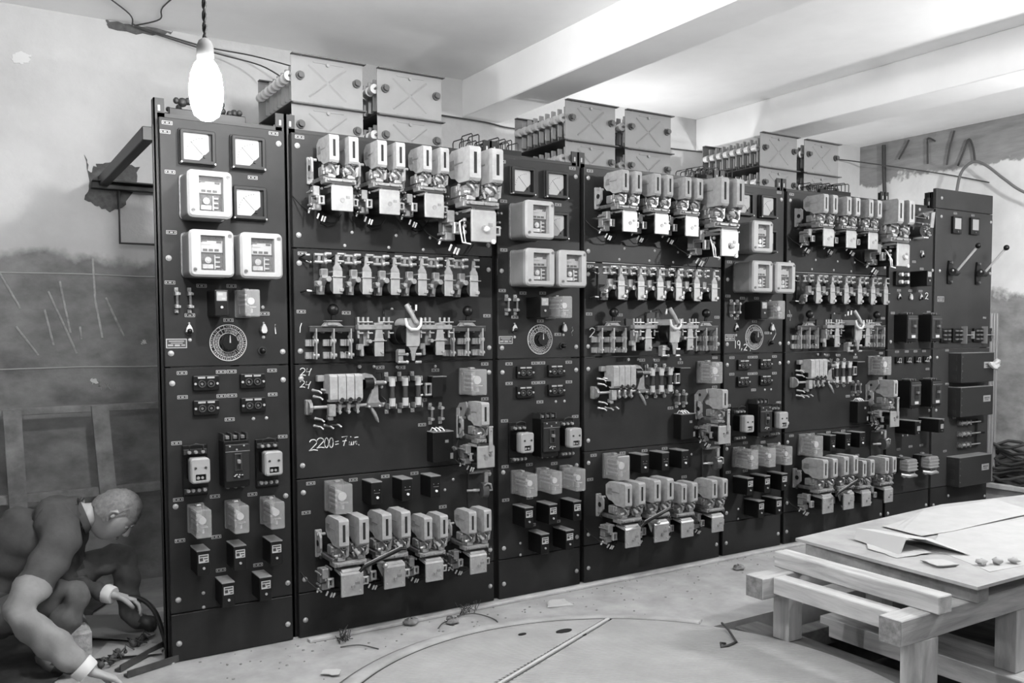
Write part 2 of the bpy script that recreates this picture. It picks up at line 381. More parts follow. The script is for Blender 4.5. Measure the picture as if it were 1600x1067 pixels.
@device
def selector_dial():
    r = empty('selector_switch'); R = .083
    d = MB().ycyl(0, 0, 0, .003, R-.001, n=48).build('dial_disc', BLACK, r)
    def annulus(m_, r0_, r1_, d0, d1, n=48):
        vs = []
        for q, rad in ((d0, r1_), (d1, r1_), (d1, r0_)):
            vs += [(rad*math.cos(2*PI*i/n), -q, rad*math.sin(2*PI*i/n)) for i in range(n)]
        m_.add(vs, [(a*n+i, a*n+(i+1) % n, (a+1)*n+(i+1) % n, (a+1)*n+i) for a in range(2) for i in range(n)])
    lm = mat('dial_silver', .4, .5); rg = MB(); annulus(rg, R-.004, R, 0, .0042); annulus(rg, .064, .067, .003, .0042); annulus(rg, .042, .046, .003, .0042)
    for k in range(24):
        a = 2*PI*k/24; ca, sa = math.cos(a), math.sin(a)
        P = [(.044, -.0008), (R-.002, -.0008), (R-.002, .0008), (.044, .0008)]
        rg.prism([(x*ca-y*sa, x*sa+y*ca) for x, y in P], .003, .0042)
    rg.build('scale_ring', lm, d)
    nm = MB(); rnd = random.Random(3)
    for k in range(24):
        a = 2*PI*(k+.5)/24; ca, sa = math.cos(a), math.sin(a)
        if k in (7, 8): continue
        for (u0_, u1_) in ((.048, .062), (.069, .078)):
            for v in ((-.0035, -.0015), (.0005, .003)):
                if rnd.random() < .2: continue
                q0 = u0_+rnd.random()*.003; q1 = u1_-rnd.random()*.003
                P = [(q0, v[0]), (q1, v[0]), (q1, v[1]), (q0, v[1])]
                nm.prism([(x*ca-y*sa, x*sa+y*ca) for x, y in P], .003, .0038)
    nm.build('scale_number', lm, d)
    k = MB()
    pts = []
    for i in range(40):
        a = 2*PI*i/40; rad = .038 + .0022*math.cos(8*a); pts.append((rad*math.cos(a), rad*math.sin(a)))
    k.prism(pts, .003, .03); k.prism([(p[0]*.85, p[1]*.85) for p in pts], .03, .036); kk = k.build('knob', BLACK, r)
    MB().prism([(-.003, 0), (.003, 0), (.0015, .034), (-.0015, .034)], .036, .0375).build('pointer', lm, kk)
    return r
@device
def push_knob():
    r = empty('push_button'); MB().ycyl(0, 0, 0, .006, .02, n=20).build('collar', DARK, r)
    MB().ycyl(0, 0, .006, .022, .014, .012, n=16).ball(0, .02, 0, .0125, 14, 6).build('button', BLACK, r); return r
@device
def rating_plate():
    r = empty('rating_plate'); f = MB().frame(0, .088, -.042, 0, .004, .084, -.038, -.004, 0, .0025, .002, 2, .001, .0005).build('rim', TAG, r)
    MB().box(.003, .085, -.039, -.003, 0, .0015).build('plate', mat('plate_dark', .06, .45, metal=.4), r)
    k = MB().box(.012, .076, -.013, -.009, .0015, .002).box(.02, .07, -.021, -.018, .0015, .002).box(.008, .03, -.032, -.025, .0015, .002).box(.036, .058, -.033, -.025, .0015, .002).box(.064, .08, -.031, -.026, .0015, .002)
    k.build('engraved_line', TAG, r); return r
@device
def test_socket():
    r = empty('double_socket'); MB().rbox(0, .113, -.066, 0, 0, .018, .005, .003).build('base', BLACK, r)
    for x in (.037, .076):
        s = MB(); n = 20
        for a, (q0, r0_, q1, r1_) in enumerate(((.018, .0165, .026, .0165), (.026, .0165, .026, .0115), (.026, .0115, .019, .0115))):
            vs = [(x+r0_*math.cos(2*PI*i/n), -q0, -.036+r0_*math.sin(2*PI*i/n)) for i in range(n)]+[(x+r1_*math.cos(2*PI*i/n), -q1, -.036+r1_*math.sin(2*PI*i/n)) for i in range(n)]
            s.add(vs, [(i, (i+1) % n, n+(i+1) % n, n+i) for i in range(n)], a != 1)
        so = s.build('socket_ring', mat('socket_rim', .04, .4), r)
        MB().ycyl(x, -.036, .018, .022, .006, n=10).build('pin', STEELD, so)
    MB().box(.02, .052, -.013, -.005, .018, .0205).box(.06, .092, -.013, -.005, .018, .0205).build('label_strip', TAG, r)
    for x in (.009, .104): MB().ycyl(x, -.036, .018, .023, .0055, n=10).build('screw', BOLTM, r)
    return r
@device
def hooded_relay():      # light cover with two screws and a mouth-like window
    r = empty('hooded_relay')
    MB().box(-.012, .095, -.228, 0, 0, .012, .003).build('base_plate', BLACK, r)
    for z in (-.03, -.205): MB().box(-.01, .09, z-.012, z+.012, .012, .03, .002).build('terminal_block', DARK, r)
    for z, dx in ((-.03, (.012, .04, .07)), (-.2, (.005, .025, .05, .075))):
        for x in dx: MB().ycyl(x, z, .028, .045, .008, n=10).ycyl(x, z, .045, .05, .005, n=6).build('terminal_screw', STEEL, r)
    MB().dtube([(.012, .04, -.03), (.012, .05, .0), (.04, .05, .008), (.07, .05, .0), (.07, .04, -.03)], .0035).build('link_wire', DARK, r)
    D = .12
    c = MB().rbox(0, .082, -.158, -.048, .07, D-.03, .014, .002); c.build('hood_side', CREAMS, r)
    MB().rbox(.004, .078, -.154, -.052, .012, .07, .01, .002).build('coil_body', BLACK, r)
    h = MB().frame(0, .082, -.158, -.048, .02, .064, -.146, -.118, D-.032, D, .014, 5, .003, .006).build('hood', CREAM, r)
    MB().box(.02, .064, -.146, -.118, D-.02, D-.016).build('window_recess', SLOT, h)
    MB().ycyl(.032, -.134, D-.02, D-.006, .007, n=10).ycyl(.05, -.134, D-.02, D-.006, .006, n=10).build('armature', STEEL, h)
    for x in (.02, .063): MB().ycyl(x, -.09, D-.002, D+.003, .0055, n=12).build('hood_screw', MARK, h)
    return r
@device
def small_breaker():
    r = empty('circuit_breaker'); w_, h, D = .112, .24, .112
    MB().box(0, w_, -h, -.03, 0, D-.02, .003).build('case', BLACK, r)
    MB().box(.002, w_-.002, -h+.03, -.045, D-.02, D, .004).build('front_cover', mat('bakelite_front', .014, .35), r)
    t = MB()
    for i in range(4): t.box(.002+.034*i, .01+.034*i, -.03, 0, 0, D-.035, .001)
    t.build('terminal_barrier', DARK, r)
    for i in range(3):
        MB().box(.014+.034*i, .032+.034*i, -.026, -.01, .02, D-.04, .002).build('terminal', STEELD, r)
    MB().ycyl(.022, -.052, D, D+.003, .004, n=8).ycyl(.084, -.052, D, D+.003, .004, n=8).ycyl(.052, -.068, D, D+.003, .004, n=8).build('cover_screw', BOLTM, r)
    MB().box(.002, w_-.002, -.078, -.075, D, D+.0015).build('cover_seam', BTOP, r)
    q = MB().frame(.04, .075, -.165, -.085, .048, .067, -.158, -.092, D, D+.006, .003).build('handle_frame', DARK, r)
    MB().box(.05, .065, -.13, -.112, D, D+.022, .003).build('handle', BTOP, q)
    p = MB().box(.035, .08, -.197, -.177, D, D+.001).build('name_plate', BLACK, r)
    rn = random.Random(5); m_ = MB()
    for i in range(9): x = .037+rn.random()*.036; z = -.195+rn.random()*.014; m_.box(x, x+.004+.004*rn.random(), z, z+.004, D+.001, D+.0018)
    m_.build('print_mark', WHITE, p)
    for i in range(3): MB().ycyl(.022+.034*i, -h-.002, .03, .07, .007, n=8).build('lower_terminal', STEELD, r)
    return r
# ---------------------------------------------------------------- devices of the wide panels
def contactor(poles=2, lower=False):
    r = empty('contactor')
    mb_ = MB().prism([(0, -.085), (.05, -.08), (.065, -.1), (.065, -.15), (.04, -.175), (0, -.175)], -.034, -.024, 'x').box(-.036, -.005, -.2, -.075, 0, .014, .002).cyl((-.04, .04, -.09), (.0, .04, -.09), .007, n=8)
    mb_.build('mounting_bracket', CHUTE, r); MB().cyl((-.0355, .036, -.13), (-.033, .036, -.13), .014, n=14).build('bracket_hole', SLOT, r); MB().ycyl(-.016, -.125, .014, .016, .008, n=12).ycyl(-.016, -.2, .014, .03, .008, n=8).build('bracket_bolt', DARK, r)
    for k in range(poles):
        x = .094*k
        pr = [(.045, -.02), (.075, 0), (.205, 0), (.213, -.008), (.213, -.114), (.205, -.124), (.13, -.124), (.1, -.105), (.07, -.1), (.045, -.075)]
        cb = MB().mt(0).prism(pr, x, x+.046, 'x')
        c = cb.build('arc_chute', CHUTE, r)
        MB().box(x+.017, x+.029, -.098, -.022, .2125, .2138).build('chute_slot', SLOT, c)
        MB().box(x-.001, x+.047, -.07, -.035, .06, .1, .001).box(x-.0015, x+.0475, -.055, -.05, .1, .16).build('side_plate', GREYM, c)
        # contact set under the chute
        m1 = MB().box(x-.004, x+.04, -.175, -.13, .07, .12, .004).prism([(x, -.17), (x+.045, -.165), (x+.05, -.145), (x+.02, -.128), (x-.002, -.14)], .11, .165)
        m1.cyl((x-.008, .14, -.15), (x+.05, .14, -.15), .009, n=8)
        m1.build('fixed_contact', GREYM, r)
        MB().dtube([(x+.02, .16, -.125), (x+.024, .195, -.14), (x+.03, .19, -.165), (x+.036, .17, -.185)], [.007, .008, .009, .007]).ball(x+.015, .178, -.162, .009, 8, 5).box(x+.004, x+.04, -.19, -.172, .15, .185, .003).build('moving_contact', STEEL, r)
        MB().dtube([(x+.012, .2, -.122), (x+.018, .212, -.134), (x+.034, .208, -.13)], .0045).build('arc_horn', DARK, r)
        MB().box(x-.012, x+.012, -.2, -.18, .0, .16, .002).build('contact_arm', STEELD, r)
        MB().dtube([(x+.04, .06, -.15), (x+.056, .11, -.175), (x+.062, .13, -.2), (x+.05, .09, -.215)], .006).build('flexible_lead', DARK, r)
    W = .046 + .094*(poles-1); px = .062 if poles == 2 else .03
    b = MB().box(-.012, W+.0, -.215, -.192, .12, .185, .003).box(-.004, W-.01, -.208, -.196, .185, .196, .002)
    for xx in (.01, W*.5, W-.02): b.ycyl(xx, -.202, .196, .203, .005, n=8)
    b.build('contact_beam', GREYM, r)
    MB().ycyl(px, -.288, .02, .19, .047, n=20).build('coil', BLACK, r)
    MB().ycyl(px, -.288, .186, .2, .05, n=20).build('coil_flange', DARK, r)
    pl = MB()
    if not lower:
        pl.rbox(px-.052, px+.052, -.342, -.23, .198, .206, .004, .003).box(px-.05, px+.05, -.232, -.226, .13, .202, .001)
        pl.box(px-.045, px-.035, -.226, -.22, .09, .2)
    else:
        pl.rbox(px-.052, px+.052, -.345, -.245, .198, .206, .004, .003)
        pl.prism([(.12, -.232), (.185, -.232), (.2, -.238), (.206, -.248), (.198, -.25), (.12, -.24)], px-.052, px+.052, 'x')
    p = pl.build('armature_plate', PLATE, r)
    if not lower:
        MB().ycyl(px, -.292, .206, .208, .011, n=14).box(px+.018, px+.036, -.284, -.272, .206, .2075).build('stamp_mark', GREYM, p)
        MB().box(px-.048, px+.05, -.2275, -.216, .19, .2, .002).build('shading_bar', DARK, r)
    else:
        for (a_, c_) in ((-.035, -.262), (.03, -.268), (-.038, -.32), (.038, -.325)): MB().ycyl(px+a_, c_, .206, .209, .005, n=10).build('rivet', BOLTM, p)
        MB().ycyl(px+.002, -.302, .206, .214, .008, n=10).box(px+.012, px+.034, -.294, -.282, .206, .209, .001).build('centre_bolt', GREYM, p)
        MB().prism([(.12, -.22), (.19, -.225), (.2, -.236), (.12, -.231)], px-.045, px+.045, 'x').build('armature_pad', GREYM, r)
    rn = random.Random(4)
    for q_ in range(poles):
        cl_ = MB()
        for i in range(11):
            x = .094*q_-.01+rn.random()*.065; z = -.188+rn.random()*.06; d_ = .12+rn.random()*.065; s_ = .004+rn.random()*.007
            if i % 2: cl_.cyl((x, d_, z), (x+rn.uniform(-.02, .02), d_+rn.uniform(.0, .025), z+rn.uniform(-.02, .02)), s_*.8, n=7)
            else: cl_.box(x-s_, x+s_*1.6, z-s_, z+s_, d_-.02, d_+.012, .002)
        cl_.build('contact_fitting', (STEEL, CHUTE)[q_ % 2], r)
        MB().prism([(.094*q_+.045, -.135), (.094*q_+.062, -.128), (.094*q_+.058, -.172), (.094*q_+.046, -.178)], .12, .175).build('side_tab', PLATE, r)
    # auxiliary contact blocks left and right
    rn = random.Random(11)
    a = MB().box(-.045, .002, -.3, -.235, .05, .09, .003).box(-.05, -.02, -.27, -.225, .09, .135, .003).box(-.04, .0, -.33, -.3, .06, .1, .003)
    for i in range(7):
        x = -.06+rn.random()*.055; z = -.33+rn.random()*.1; a.cyl((x, .06, z), (x, .1+rn.random()*.04, z), .004+rn.random()*.003, n=7)
    a.build('auxiliary_contact', GREYM, r)
    MB().frame(-.03, .0, -.31, -.268, -.022, -.01, -.302, -.276, .13, .148, .002).build('auxiliary_frame', STEEL, r)
    a = MB().box(W-.02+.02, W+.02, -.31, -.25, .09, .13, .003)
    for i in range(4):
        x = W+.004+rn.random()*.02; z = -.31+rn.random()*.1; a.cyl((x, .09, z), (x, .14+rn.random()*.03, z), .0045, n=7)
    a.build('auxiliary_contact', STEELD, r)
    MB().frame(W-.014, W+.012, -.312, -.276, W-.008, W+.004, -.305, -.283, .16, .175, .002).build('auxiliary_frame', STEEL, r)
    # lugs and leads below
    for x, z in ((-.01, -.352), (.01, -.362), (.022, -.365), (-.052, -.33)): MB().cyl((x, .07, z-.012), (x+.002, .085, z+.008), .0042, n=7).build('wire_end_sleeve', LUG, r)
    MB().dtube([(.012, .075, -.355), (.012, .05, -.385), (.05, .02, -.392), (.1, .012, -.38)], .0028).dtube([(-.052, .07, -.33), (-.08, .03, -.30), (-.105, .004, -.26)], .0028).dtube([(.03, .05, -.34), (.04, .02, -.375), (.1, .01, -.37), (.13, .01, -.33)], .0025).build('lead_wire', BLACK, r)
    return r
@device
def upper_contactor(): return contactor()
@device
def upper_contactor_large():
    r = contactor()
    MB().dtube([(.03, .12, -.25), (-.02, .17, -.27), (-.028, .19, -.3), (-.02, .19, -.345), (.012, .195, -.35)], .003).dtube([(.03, .12, -.26), (-.005, .17, -.285), (-.012, .19, -.31), (-.008, .19, -.345)], .003).build('white_lead', LUG, r)
    rb = MB()
    for k in range(3): rb.ball(.0, .17, -.262-.022*k, .0085, 8, 5)
    rb.build('resistor_bead', GREYM, r)
    MB().ball(.07, .212, -.296, .012, 10, 6).ycyl(.1, -.338, .2, .21, .009).build('front_bolt', WHITE, r)
    return r
@device
def lower_contactor(): return contactor(lower=True)
@device
def side_contactor():
    r = contactor(poles=1, lower=False)
    # tall side cheek and vertical strap
    MB().prism([(.0, -.04), (.03, -.01), (.1, .0), (.11, -.03), (.07, -.08), (.05, -.13), (.07, -.18), (.04, -.2), (.0, -.17)], -.03, -.024, 'x').build('side_cheek', CREAMS, r); MB().prism([(-.034, -.04), (-.028, -.04), (-.028, -.17), (-.01, -.2), (-.014, -.205), (-.034, -.175)], .0, .03).build('cheek_edge', CREAM, r)
    MB().cyl((-.031, .045, -.04), (-.029, .045, -.04), .01, n=12).cyl((-.031, .03, -.11), (-.029, .03, -.11), .012, n=12).build('cheek_hole', SLOT, r)
    MB().box(.045, .068, -.26, -.13, .205, .213, .003).cyl((.045, .209, -.13), (.068, .209, -.13), .006, n=8).build('pull_strap', PLATE, r)
    MB().ycyl(.056, -.15, .212, .217, .004, n=8).ycyl(.05, -.27, .205, .216, .007, n=8).ycyl(.02, -.275, .205, .212, .005, n=8).build('strap_bolt', STEELD, r)
    MB().dtube([(.06, .1, -.14), (.1, .09, -.17), (.115, .08, -.24), (.11, .07, -.28)], .004).dtube([(-.05, .05, -.2), (-.075, .08, -.23), (-.07, .1, -.3), (-.045, .09, -.34)], .0035).build('lead_wire', BLACK, r)
    return r
@device
def strip_relay():       # origin: right front edge foot of the strip at bottom; x from -.13 to 0, z 0..0.19
    r = empty('time_relay')
    MB().box(-.1, -.03, .0, .19, 0, .01, .002).build('base_plate', DARK, r)
    MB().ycyl(-.024, .035, .01, .118, .036, n=18).build('coil', BLACK, r)
    MB().ycyl(-.024, .035, .112, .12, .037, n=18).build('coil_flange', DARK, r)
    MB().box(-.047, 0, 0, .108, .122, .13, .002).box(-.045, -.002, .1, .108, .06, .124, .001).build('front_strip', PLATE, r)
    MB().prism([(-.044, .108), (-.002, .108), (-.004, .122), (-.014, .136), (-.018, .183), (-.032, .183), (-.036, .136), (-.046, .122)], .12, .128).build('hanger', GREYM, r)
    MB().cyl((-.055, .135, .08), (.012, .135, .08), .0022, n=6).build('pivot_pin', STEEL, r)
    MB().ycyl(-.008, .02, .128, .142, .009, n=12).box(-.018, .0, .012, .018, .13, .14, .001).build('adjusting_screw', STEEL, r)
    b = MB().prism([(.02, .0), (.05, .0), (.06, .04), (.1, .075), (.1, .115), (.085, .118), (.08, .085), (.03, .05), (.02, .03)], -.09, -.062, 'x').box(-.092, -.06, .085, .118, .07, .1, .003)
    b.build('yoke', PLATE, r)
    MB().ycyl(-.06, .07, .05, .112, .013, n=12).build('spring_barrel', STEEL, r)
    MB().box(-.112, -.082, .035, .062, .05, .085, .004).box(-.095, -.082, .01, .04, .06, .085, .003).ycyl(-.105, .05, .08, .1, .008).build('clamp', STEEL, r)
    for z in (.15, .184):
        MB().cyl((-.115, .07, z), (-.07, .07, z), .0075, n=9).build('contact', STEEL, r); MB().cyl((-.07, .1, z+.003), (-.045, .1, z+.003), .008, n=9).ball(-.068, .095, z, .0115, 8, 5).build('contact', STEEL, r); MB().cyl((-.025, .128, z+.002), (.006, .128, z+.002), .006, n=9).build('contact', STEEL, r)
    MB().box(-.1, -.085, .145, .19, .04, .075, .002).box(-.075, -.06, .145, .19, .05, .09, .002).build('contact_post', GREYM, r)
    for x0_, z0_, dz in ((-.145, .184, .0), (-.14, .158, -.008), (-.14, .018, -.003)): MB().cyl((x0_, .03, z0_), (x0_+.018, .045, z0_+dz), .0042, n=7).build('wire_end_sleeve', LUG, r)
    MB().dtube([(-.125, .045, .184), (-.15, .028, .184), (-.165, .002, .17)], .004).dtube([(-.125, .045, .152), (-.145, .025, .162), (-.16, .002, .168)], .004).dtube([(-.1, .04, .012), (-.14, .03, .018), (-.16, .002, .01)], .005).build('lead_wire', BLACK, r)
    return r
@device
def cross_relay():      # strip relay with a wide crosshead of contacts; origin at right foot of strip
    r = empty('crosshead_relay')
    MB().box(-.1, -.03, .0, .19, 0, .01, .002).build('base_plate', DARK, r)
    MB().ycyl(-.026, .03, .01, .115, .03, n=18).build('coil', BLACK, r)
    MB().rbox(-.048, 0, 0, .085, .118, .126, .003, .002).prism([(-.046, .085), (-.002, .085), (-.008, .128), (-.04, .128)], .118, .125).build('front_strip', PLATE, r)
    MB().cyl((-.075, .13, .075), (.012, .13, .075), .0025, n=6).ycyl(-.072, .073, .1, .13, .009).build('pivot_pin', STEEL, r)
    MB().ycyl(-.012, .02, .124, .136, .007).build('adjusting_screw', STEEL, r)
    MB().box(-.09, -.06, .05, .12, .03, .09, .004).box(-.115, -.085, .03, .06, .05, .085, .004).box(-.1, -.085, .0, .035, .06, .085, .003).build('yoke', STEEL, r)
    MB().box(-.13, .045, .128, .152, .085, .125, .003).box(-.05, .0, .15, .162, .1, .126, .002).build('crosshead', GREYM, r)
    for x in (-.125, -.1, -.075, -.018, .008, .033):
        for z, s_ in ((.165, 1), (.112, -1)):
            if s_ < 0 and x in (-.1, .008): continue
            MB().cyl((x, .11, z-.012*s_), (x, .11, z+.024*s_), .0058, n=8).cyl((x-.006, .12, z), (x+.02, .12, z), .004, n=7).build('contact', STEEL, r)
    for a_, b_ in (((-.15, .04, .015), (-.132, .05, .012)), ((.02, .06, .06), (.024, .07, .08)), ((.005, .07, .02), (.02, .07, .026))): MB().cyl(a_, b_, .0042, n=7).build('wire_end_sleeve', LUG, r)
    MB().dtube([(-.15, .04, .016), (-.165, .002, .024)], .004).dtube([(.02, .06, .06), (.015, .04, .03), (.03, .003, .0)], .004).build('lead_wire', BLACK, r)
    return r
@device
def centre_relay():     # large relay between the two crosshead relays; origin right-bottom of its front plate
    r = empty('large_magnet_relay')
    MB().box(-.11, .0, -.08, .13, 0, .012, .002).build('base_plate', DARK, r)
    MB().ycyl(-.045, .005, .012, .168, .05, n=22).build('coil', BLACK, r)
    MB().ycyl(-.045, .005, .06, .1, .0515, n=22).build('coil_band', DARK, r)
    MB().prism([(-.07, -.05), (-.005, -.05), (.0, -.03), (.0, .06), (-.01, .075), (-.06, .075), (-.068, .05), (-.07, -.03)], .17, .18).build('front_plate', PLATE, r)
    MB().cyl((-.03, .02, .055), (-.03, .175, .055), .032, n=18).build('capacitor', CREAM, r)
    MB().dtube([(-.078, .185, .085), (-.074, .19, .05), (-.055, .195, .03), (-.02, .195, .03), (.0, .19, .05), (.006, .185, .085)], [.006, .008, .009, .009, .008, .006], 8).build('clamp', WHITE, r)
    MB().dtube([(-.06, .16, .15), (-.042, .185, .1), (-.025, .195, .06)], [.014, .012, .011], 10).build('spring_rod', GREYM, r)
    MB().dtube([(-.062, .17, .152), (-.02, .1, .165), (.03, .04, .165), (.05, .03, .13)], .003).build('lead_wire', BLACK, r)
    for a_, b_ in (((.004, .06, .12), (.006, .06, .15)), ((.038, .06, .125), (.04, .06, .155))): MB().cyl(a_, b_, .0055, n=8).build('wire_end_sleeve', LUG, r)
    MB().prism([(-.06, -.05), (-.008, -.05), (-.02, -.075), (-.028, -.12), (-.04, -.12), (-.046, -.075)], .168, .176).build('tail_hanger', GREYM, r)
    for z in (-.09, -.128):
        MB().cyl((-.1, .14, z), (-.055, .14, z), .0065, n=8).ball(-.05, .14, z, .009, 8, 5).build('contact', STEEL, r); MB().cyl((-.02, .17, z), (.01, .17, z), .007, n=8).build('contact', STEEL, r)
    MB().box(-.095, -.07, -.13, -.07, .1, .14, .003).box(-.1, -.065, -.085, -.065, .12, .15, .003).build('contact_post', STEEL, r)
    return r
@device
def knife_switch():     # origin left end of crossbar, z=0 top of crossbar
    r = empty('knife_switch')
    MB().box(0, .225, -.027, 0, .03, .052, .002).build('crossbar', mat('fibre_bar', .03, .5), r)
    MB().box(.0, .225, .0, .0015, .03, .054).build('bar_edge', GREYM, r)
    MB().prism([(.06, .0), (.08, .022), (.14, .022), (.165, .0)], .034, .06).box(.085, .135, .005, .018, .06, .066, .001).build('handle_bracket', GREYM, r)
    MB().box(.075, .155, .024, .028, .03, .07, .001).build('handle_plate', BTOP, r)
    h = MB().cyl((.115, .052, .028), (.115, .056, .06), .012, .009, n=12).ball(.115, .056, .079, .0275, 18, 10).build('ball_handle', BLACK, r)
    for k in range(3):
        x = .03+.087*k
        MB().box(x-.003, x+.003, -.155, -.01, .028, .062, .001).ycyl(x+.004, -.05, .02, .03, .01, n=10).build('blade', PLATE, r)
        for z in (-.078, -.138):
            MB().box(x-.038, x-.012, z-.016, z+.016, 0, .014, .001).box(x-.012, x-.006, z-.016, z+.016, 0, .045, .001).box(x-.02, x-.015, z-.016, z+.016, .012, .03, .001).box(x+.004, x+.009, z-.016, z+.016, 0, .045, .001).build('clip', STEEL, r)
        MB().cyl((x-.01, .04, -.138), (x+.018, .04, -.138), .01, n=10).build('hinge', STEEL, r)
        MB().cyl((x-.008, .045, -.07), (x+.012, .045, -.07), .012, n=10).build('contact_washer', STEEL, r)
        if k < 2: MB().ycyl(x+.044, -.028, .0, .04, .004, n=8).build('bar_screw', BOLTM, r)
    return r
@device
def field_rheostat():     # origin left-top of the ribbed block ; cam shaft beneath
    r = empty('cam_contactor')
    for k in range(4):
        x = .0+.042*k; pr = [(.02, -.005), (.05, 0), (.1, 0), (.11, -.01), (.11, -.118), (.1, -.13), (.07, -.13), (.02, -.09)]
        c = MB().prism(pr, x, x+.038, 'x').build('ribbed_chute', CHUTE, r)
        MB().box(x+.036, x+.0425, -.11, -.002, .03, .1).build('joint', GREYM, c)
        if k: MB().ycyl(x+.018, -.12, .1, .112, .01, n=12).build('arc_opening', SLOT, c)
    MB().box(-.035, .0, -.035, -.005, .01, .04, .003).build('side_lug', STEEL, r)
    MB().cyl((-.065, .06, -.155), (.3, .06, -.155), .008, n=12).build('cam_shaft', PLATE, r)
    MB().prism([(.0, -.12), (.03, -.12), (.055, -.135), (.065, -.155), (.055, -.178), (.03, -.192), (.0, -.192)], -.082, -.066, 'x').box(-.09, -.06, -.192, -.12, 0, .03, .004).build('bearing', GREYM, r)
    for k in range(3):
        x = .05+.045*k
        c = MB().cyl((x, .06, -.155), (x+.016, .06, -.155), .027, n=18).build('cam_ring', PLATE, r)
        MB().ycyl(x+.004, -.18, .075, .1, .007).cyl((x+.004, .09, -.19), (x+.004, .092, -.165), .005, n=8).build('cam_bolt', STEEL, c)
        MB().box(x, x+.018, -.14, -.12, .06, .1, .002).build('contact_finger', STEELD, r)
    MB().box(.0, .035, -.2, -.14, .06, .095, .004).box(.005, .03, -.225, -.195, .04, .07, .003).build('crank', STEEL, r)
    MB().box(-.005, .045, -.12, -.09, .04, .085, .004).box(-.0, .05, -.24, -.215, .03, .07, .004).build('contact_carrier', BLACK, r)
    for x, z in ((-.055, -.075), (-.01, -.075), (-.05, -.105), (-.045, -.21), (-.05, -.245), (.0, -.245), (.04, -.24)):
        MB().dtube([(x, .03, z), (x+.02, .06, z-.004), (x+.03, .07, z-.015)], [.007, .005, .005], 7).ball(x, .03, z, .008, 8, 5).build('contact', STEEL, r)
    MB().prism([(.165, -.006), (.2, -.0), (.23, -.008), (.25, -.03), (.26, -.06), (.262, -.13), (.285, -.165), (.195, -.165), (.225, -.1), (.232, -.06), (.21, -.03), (.165, -.03)], .05, .07).build('magnet_bracket', GREYM, r)
    MB().prism([(.195, -.165), (.285, -.165), (.275, -.145), (.205, -.145)], .045, .085).build('bracket_foot', STEELD, r)
    MB().cyl((.19, .06, -.05), (.235, .06, -.05), .03, n=16).build('coil', BLACK, r)
    MB().cyl((.235, .075, -.048), (.29, .075, -.048), .011, n=10).build('link_rod', BTOP, r)
    MB().ball(.235, .078, -.048, .011, 10, 6).ball(.295, .078, -.048, .009, 10, 6).ball(.283, .06, -.07, .009, 8, 5).ball(.205, .09, -.162, .007, 8, 5).ball(.26, .09, -.162, .007, 8, 5).ycyl(.19, .03, 0, .012, .009).build('bolt', STEEL, r)
    MB().dtube([(.22, .07, -.165), (.232, .085, -.195), (.242, .095, -.225), (.247, .1, -.24)], [.008, .011, .009, .003], 8).build('spring_tail', STEELD, r)
    MB().dtube([(.255, .07, .0), (.285, .06, .0), (.29, .06, -.04)], .003).dtube([(.285, .06, -.12), (.305, .07, -.14), (.29, .07, -.17)], .004).build('lead_wire', BLACK, r)
    return r
@device
def tube_fuse():
    r = empty('tube_fuse')
    MB().cyl((0, .042, -.16), (0, .042, -.03), .0125, n=14).build('fuse_tube', mat('fuse_glass_dark', .045, .3), r)
    for z in (-.035, -.135):
        MB().cyl((0, .042, z-.02), (0, .042, z+.02), .016, n=14).build('end_cap', mat('nickel', .6, .35, metal=.5), r)
    for z in (-.02, -.155): MB().box(-.02, .02, z-.012, z+.012, 0, .03, .002).box(-.021, -.017, z-.012, z+.012, .0, .05).box(.017, .021, z-.012, z+.012, 0, .05).build('clip', STEEL, r)
    for z in (.003, -.183): MB().box(-.026, -.006, z-.011, z+.011, 0, .01, .001).ycyl(-.016, z, .01, .018, .006, n=8).build('terminal', STEEL, r)
    return r
@device
def magnet_block():
    r = empty('magnet_block')
    MB().prism([(.055, 0), (.143, -.005), (.135, -.035), (.118, -.05), (.118, -.1), (.06, -.105), (.055, -.06)], 0, .05).build('block', BLACK, r)
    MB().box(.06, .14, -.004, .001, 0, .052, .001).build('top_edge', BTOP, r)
    MB().frame(.022, .056, -.098, -.032, .027, .05, -.09, -.04, .02, .05, .003).build('magnet_frame', GREYM, r)
    MB().cyl((.02, .045, -.038), (.05, .045, -.038), .006, n=8).cyl((.02, .045, -.092), (.05, .045, -.092), .006, n=8).build('pin', STEEL, r)
    for a_, b_ in (((-.008, .03, -.035), (.01, .03, -.037)), ((-.006, .03, -.094), (.012, .03, -.092))): MB().cyl(a_, b_, .0045, n=7).build('wire_end_sleeve', LUG, r)
    MB().dtube([(.01, .03, -.037), (.03, .02, -.05)], .004).dtube([(.012, .03, -.092), (.03, .02, -.08)], .004).dtube([(.01, .02, -.045), (.0, .005, -.06), (.01, .02, -.08)], .003).build('lead_wire', BLACK, r)
    return r
@device
def square_black_box():
    r = empty('black_transformer_box')
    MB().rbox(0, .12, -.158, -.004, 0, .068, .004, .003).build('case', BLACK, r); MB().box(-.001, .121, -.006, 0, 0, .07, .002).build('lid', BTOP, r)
    for i in range(3): MB().dtube([(.012+.022*i, .02, .0), (.014+.022*i, .035, .018), (.022+.022*i, .05, .012), (.028+.022*i, .06, .0)], .0035).build('lead_tube', LUG, r)
    MB().box(.055, .075, .01, .022, .02, .035, .002).ycyl(.118, -.09, .02, .1, .007, n=8).ycyl(.118, -.09, .05, .085, .011, n=6).build('terminal', STEELD, r)
    MB().box(.1, .116, -.145, -.115, .068, .07).box(.07, .09, -.06, -.045, .068, .069).build('stamp_mark', BTOP, r)
    return r
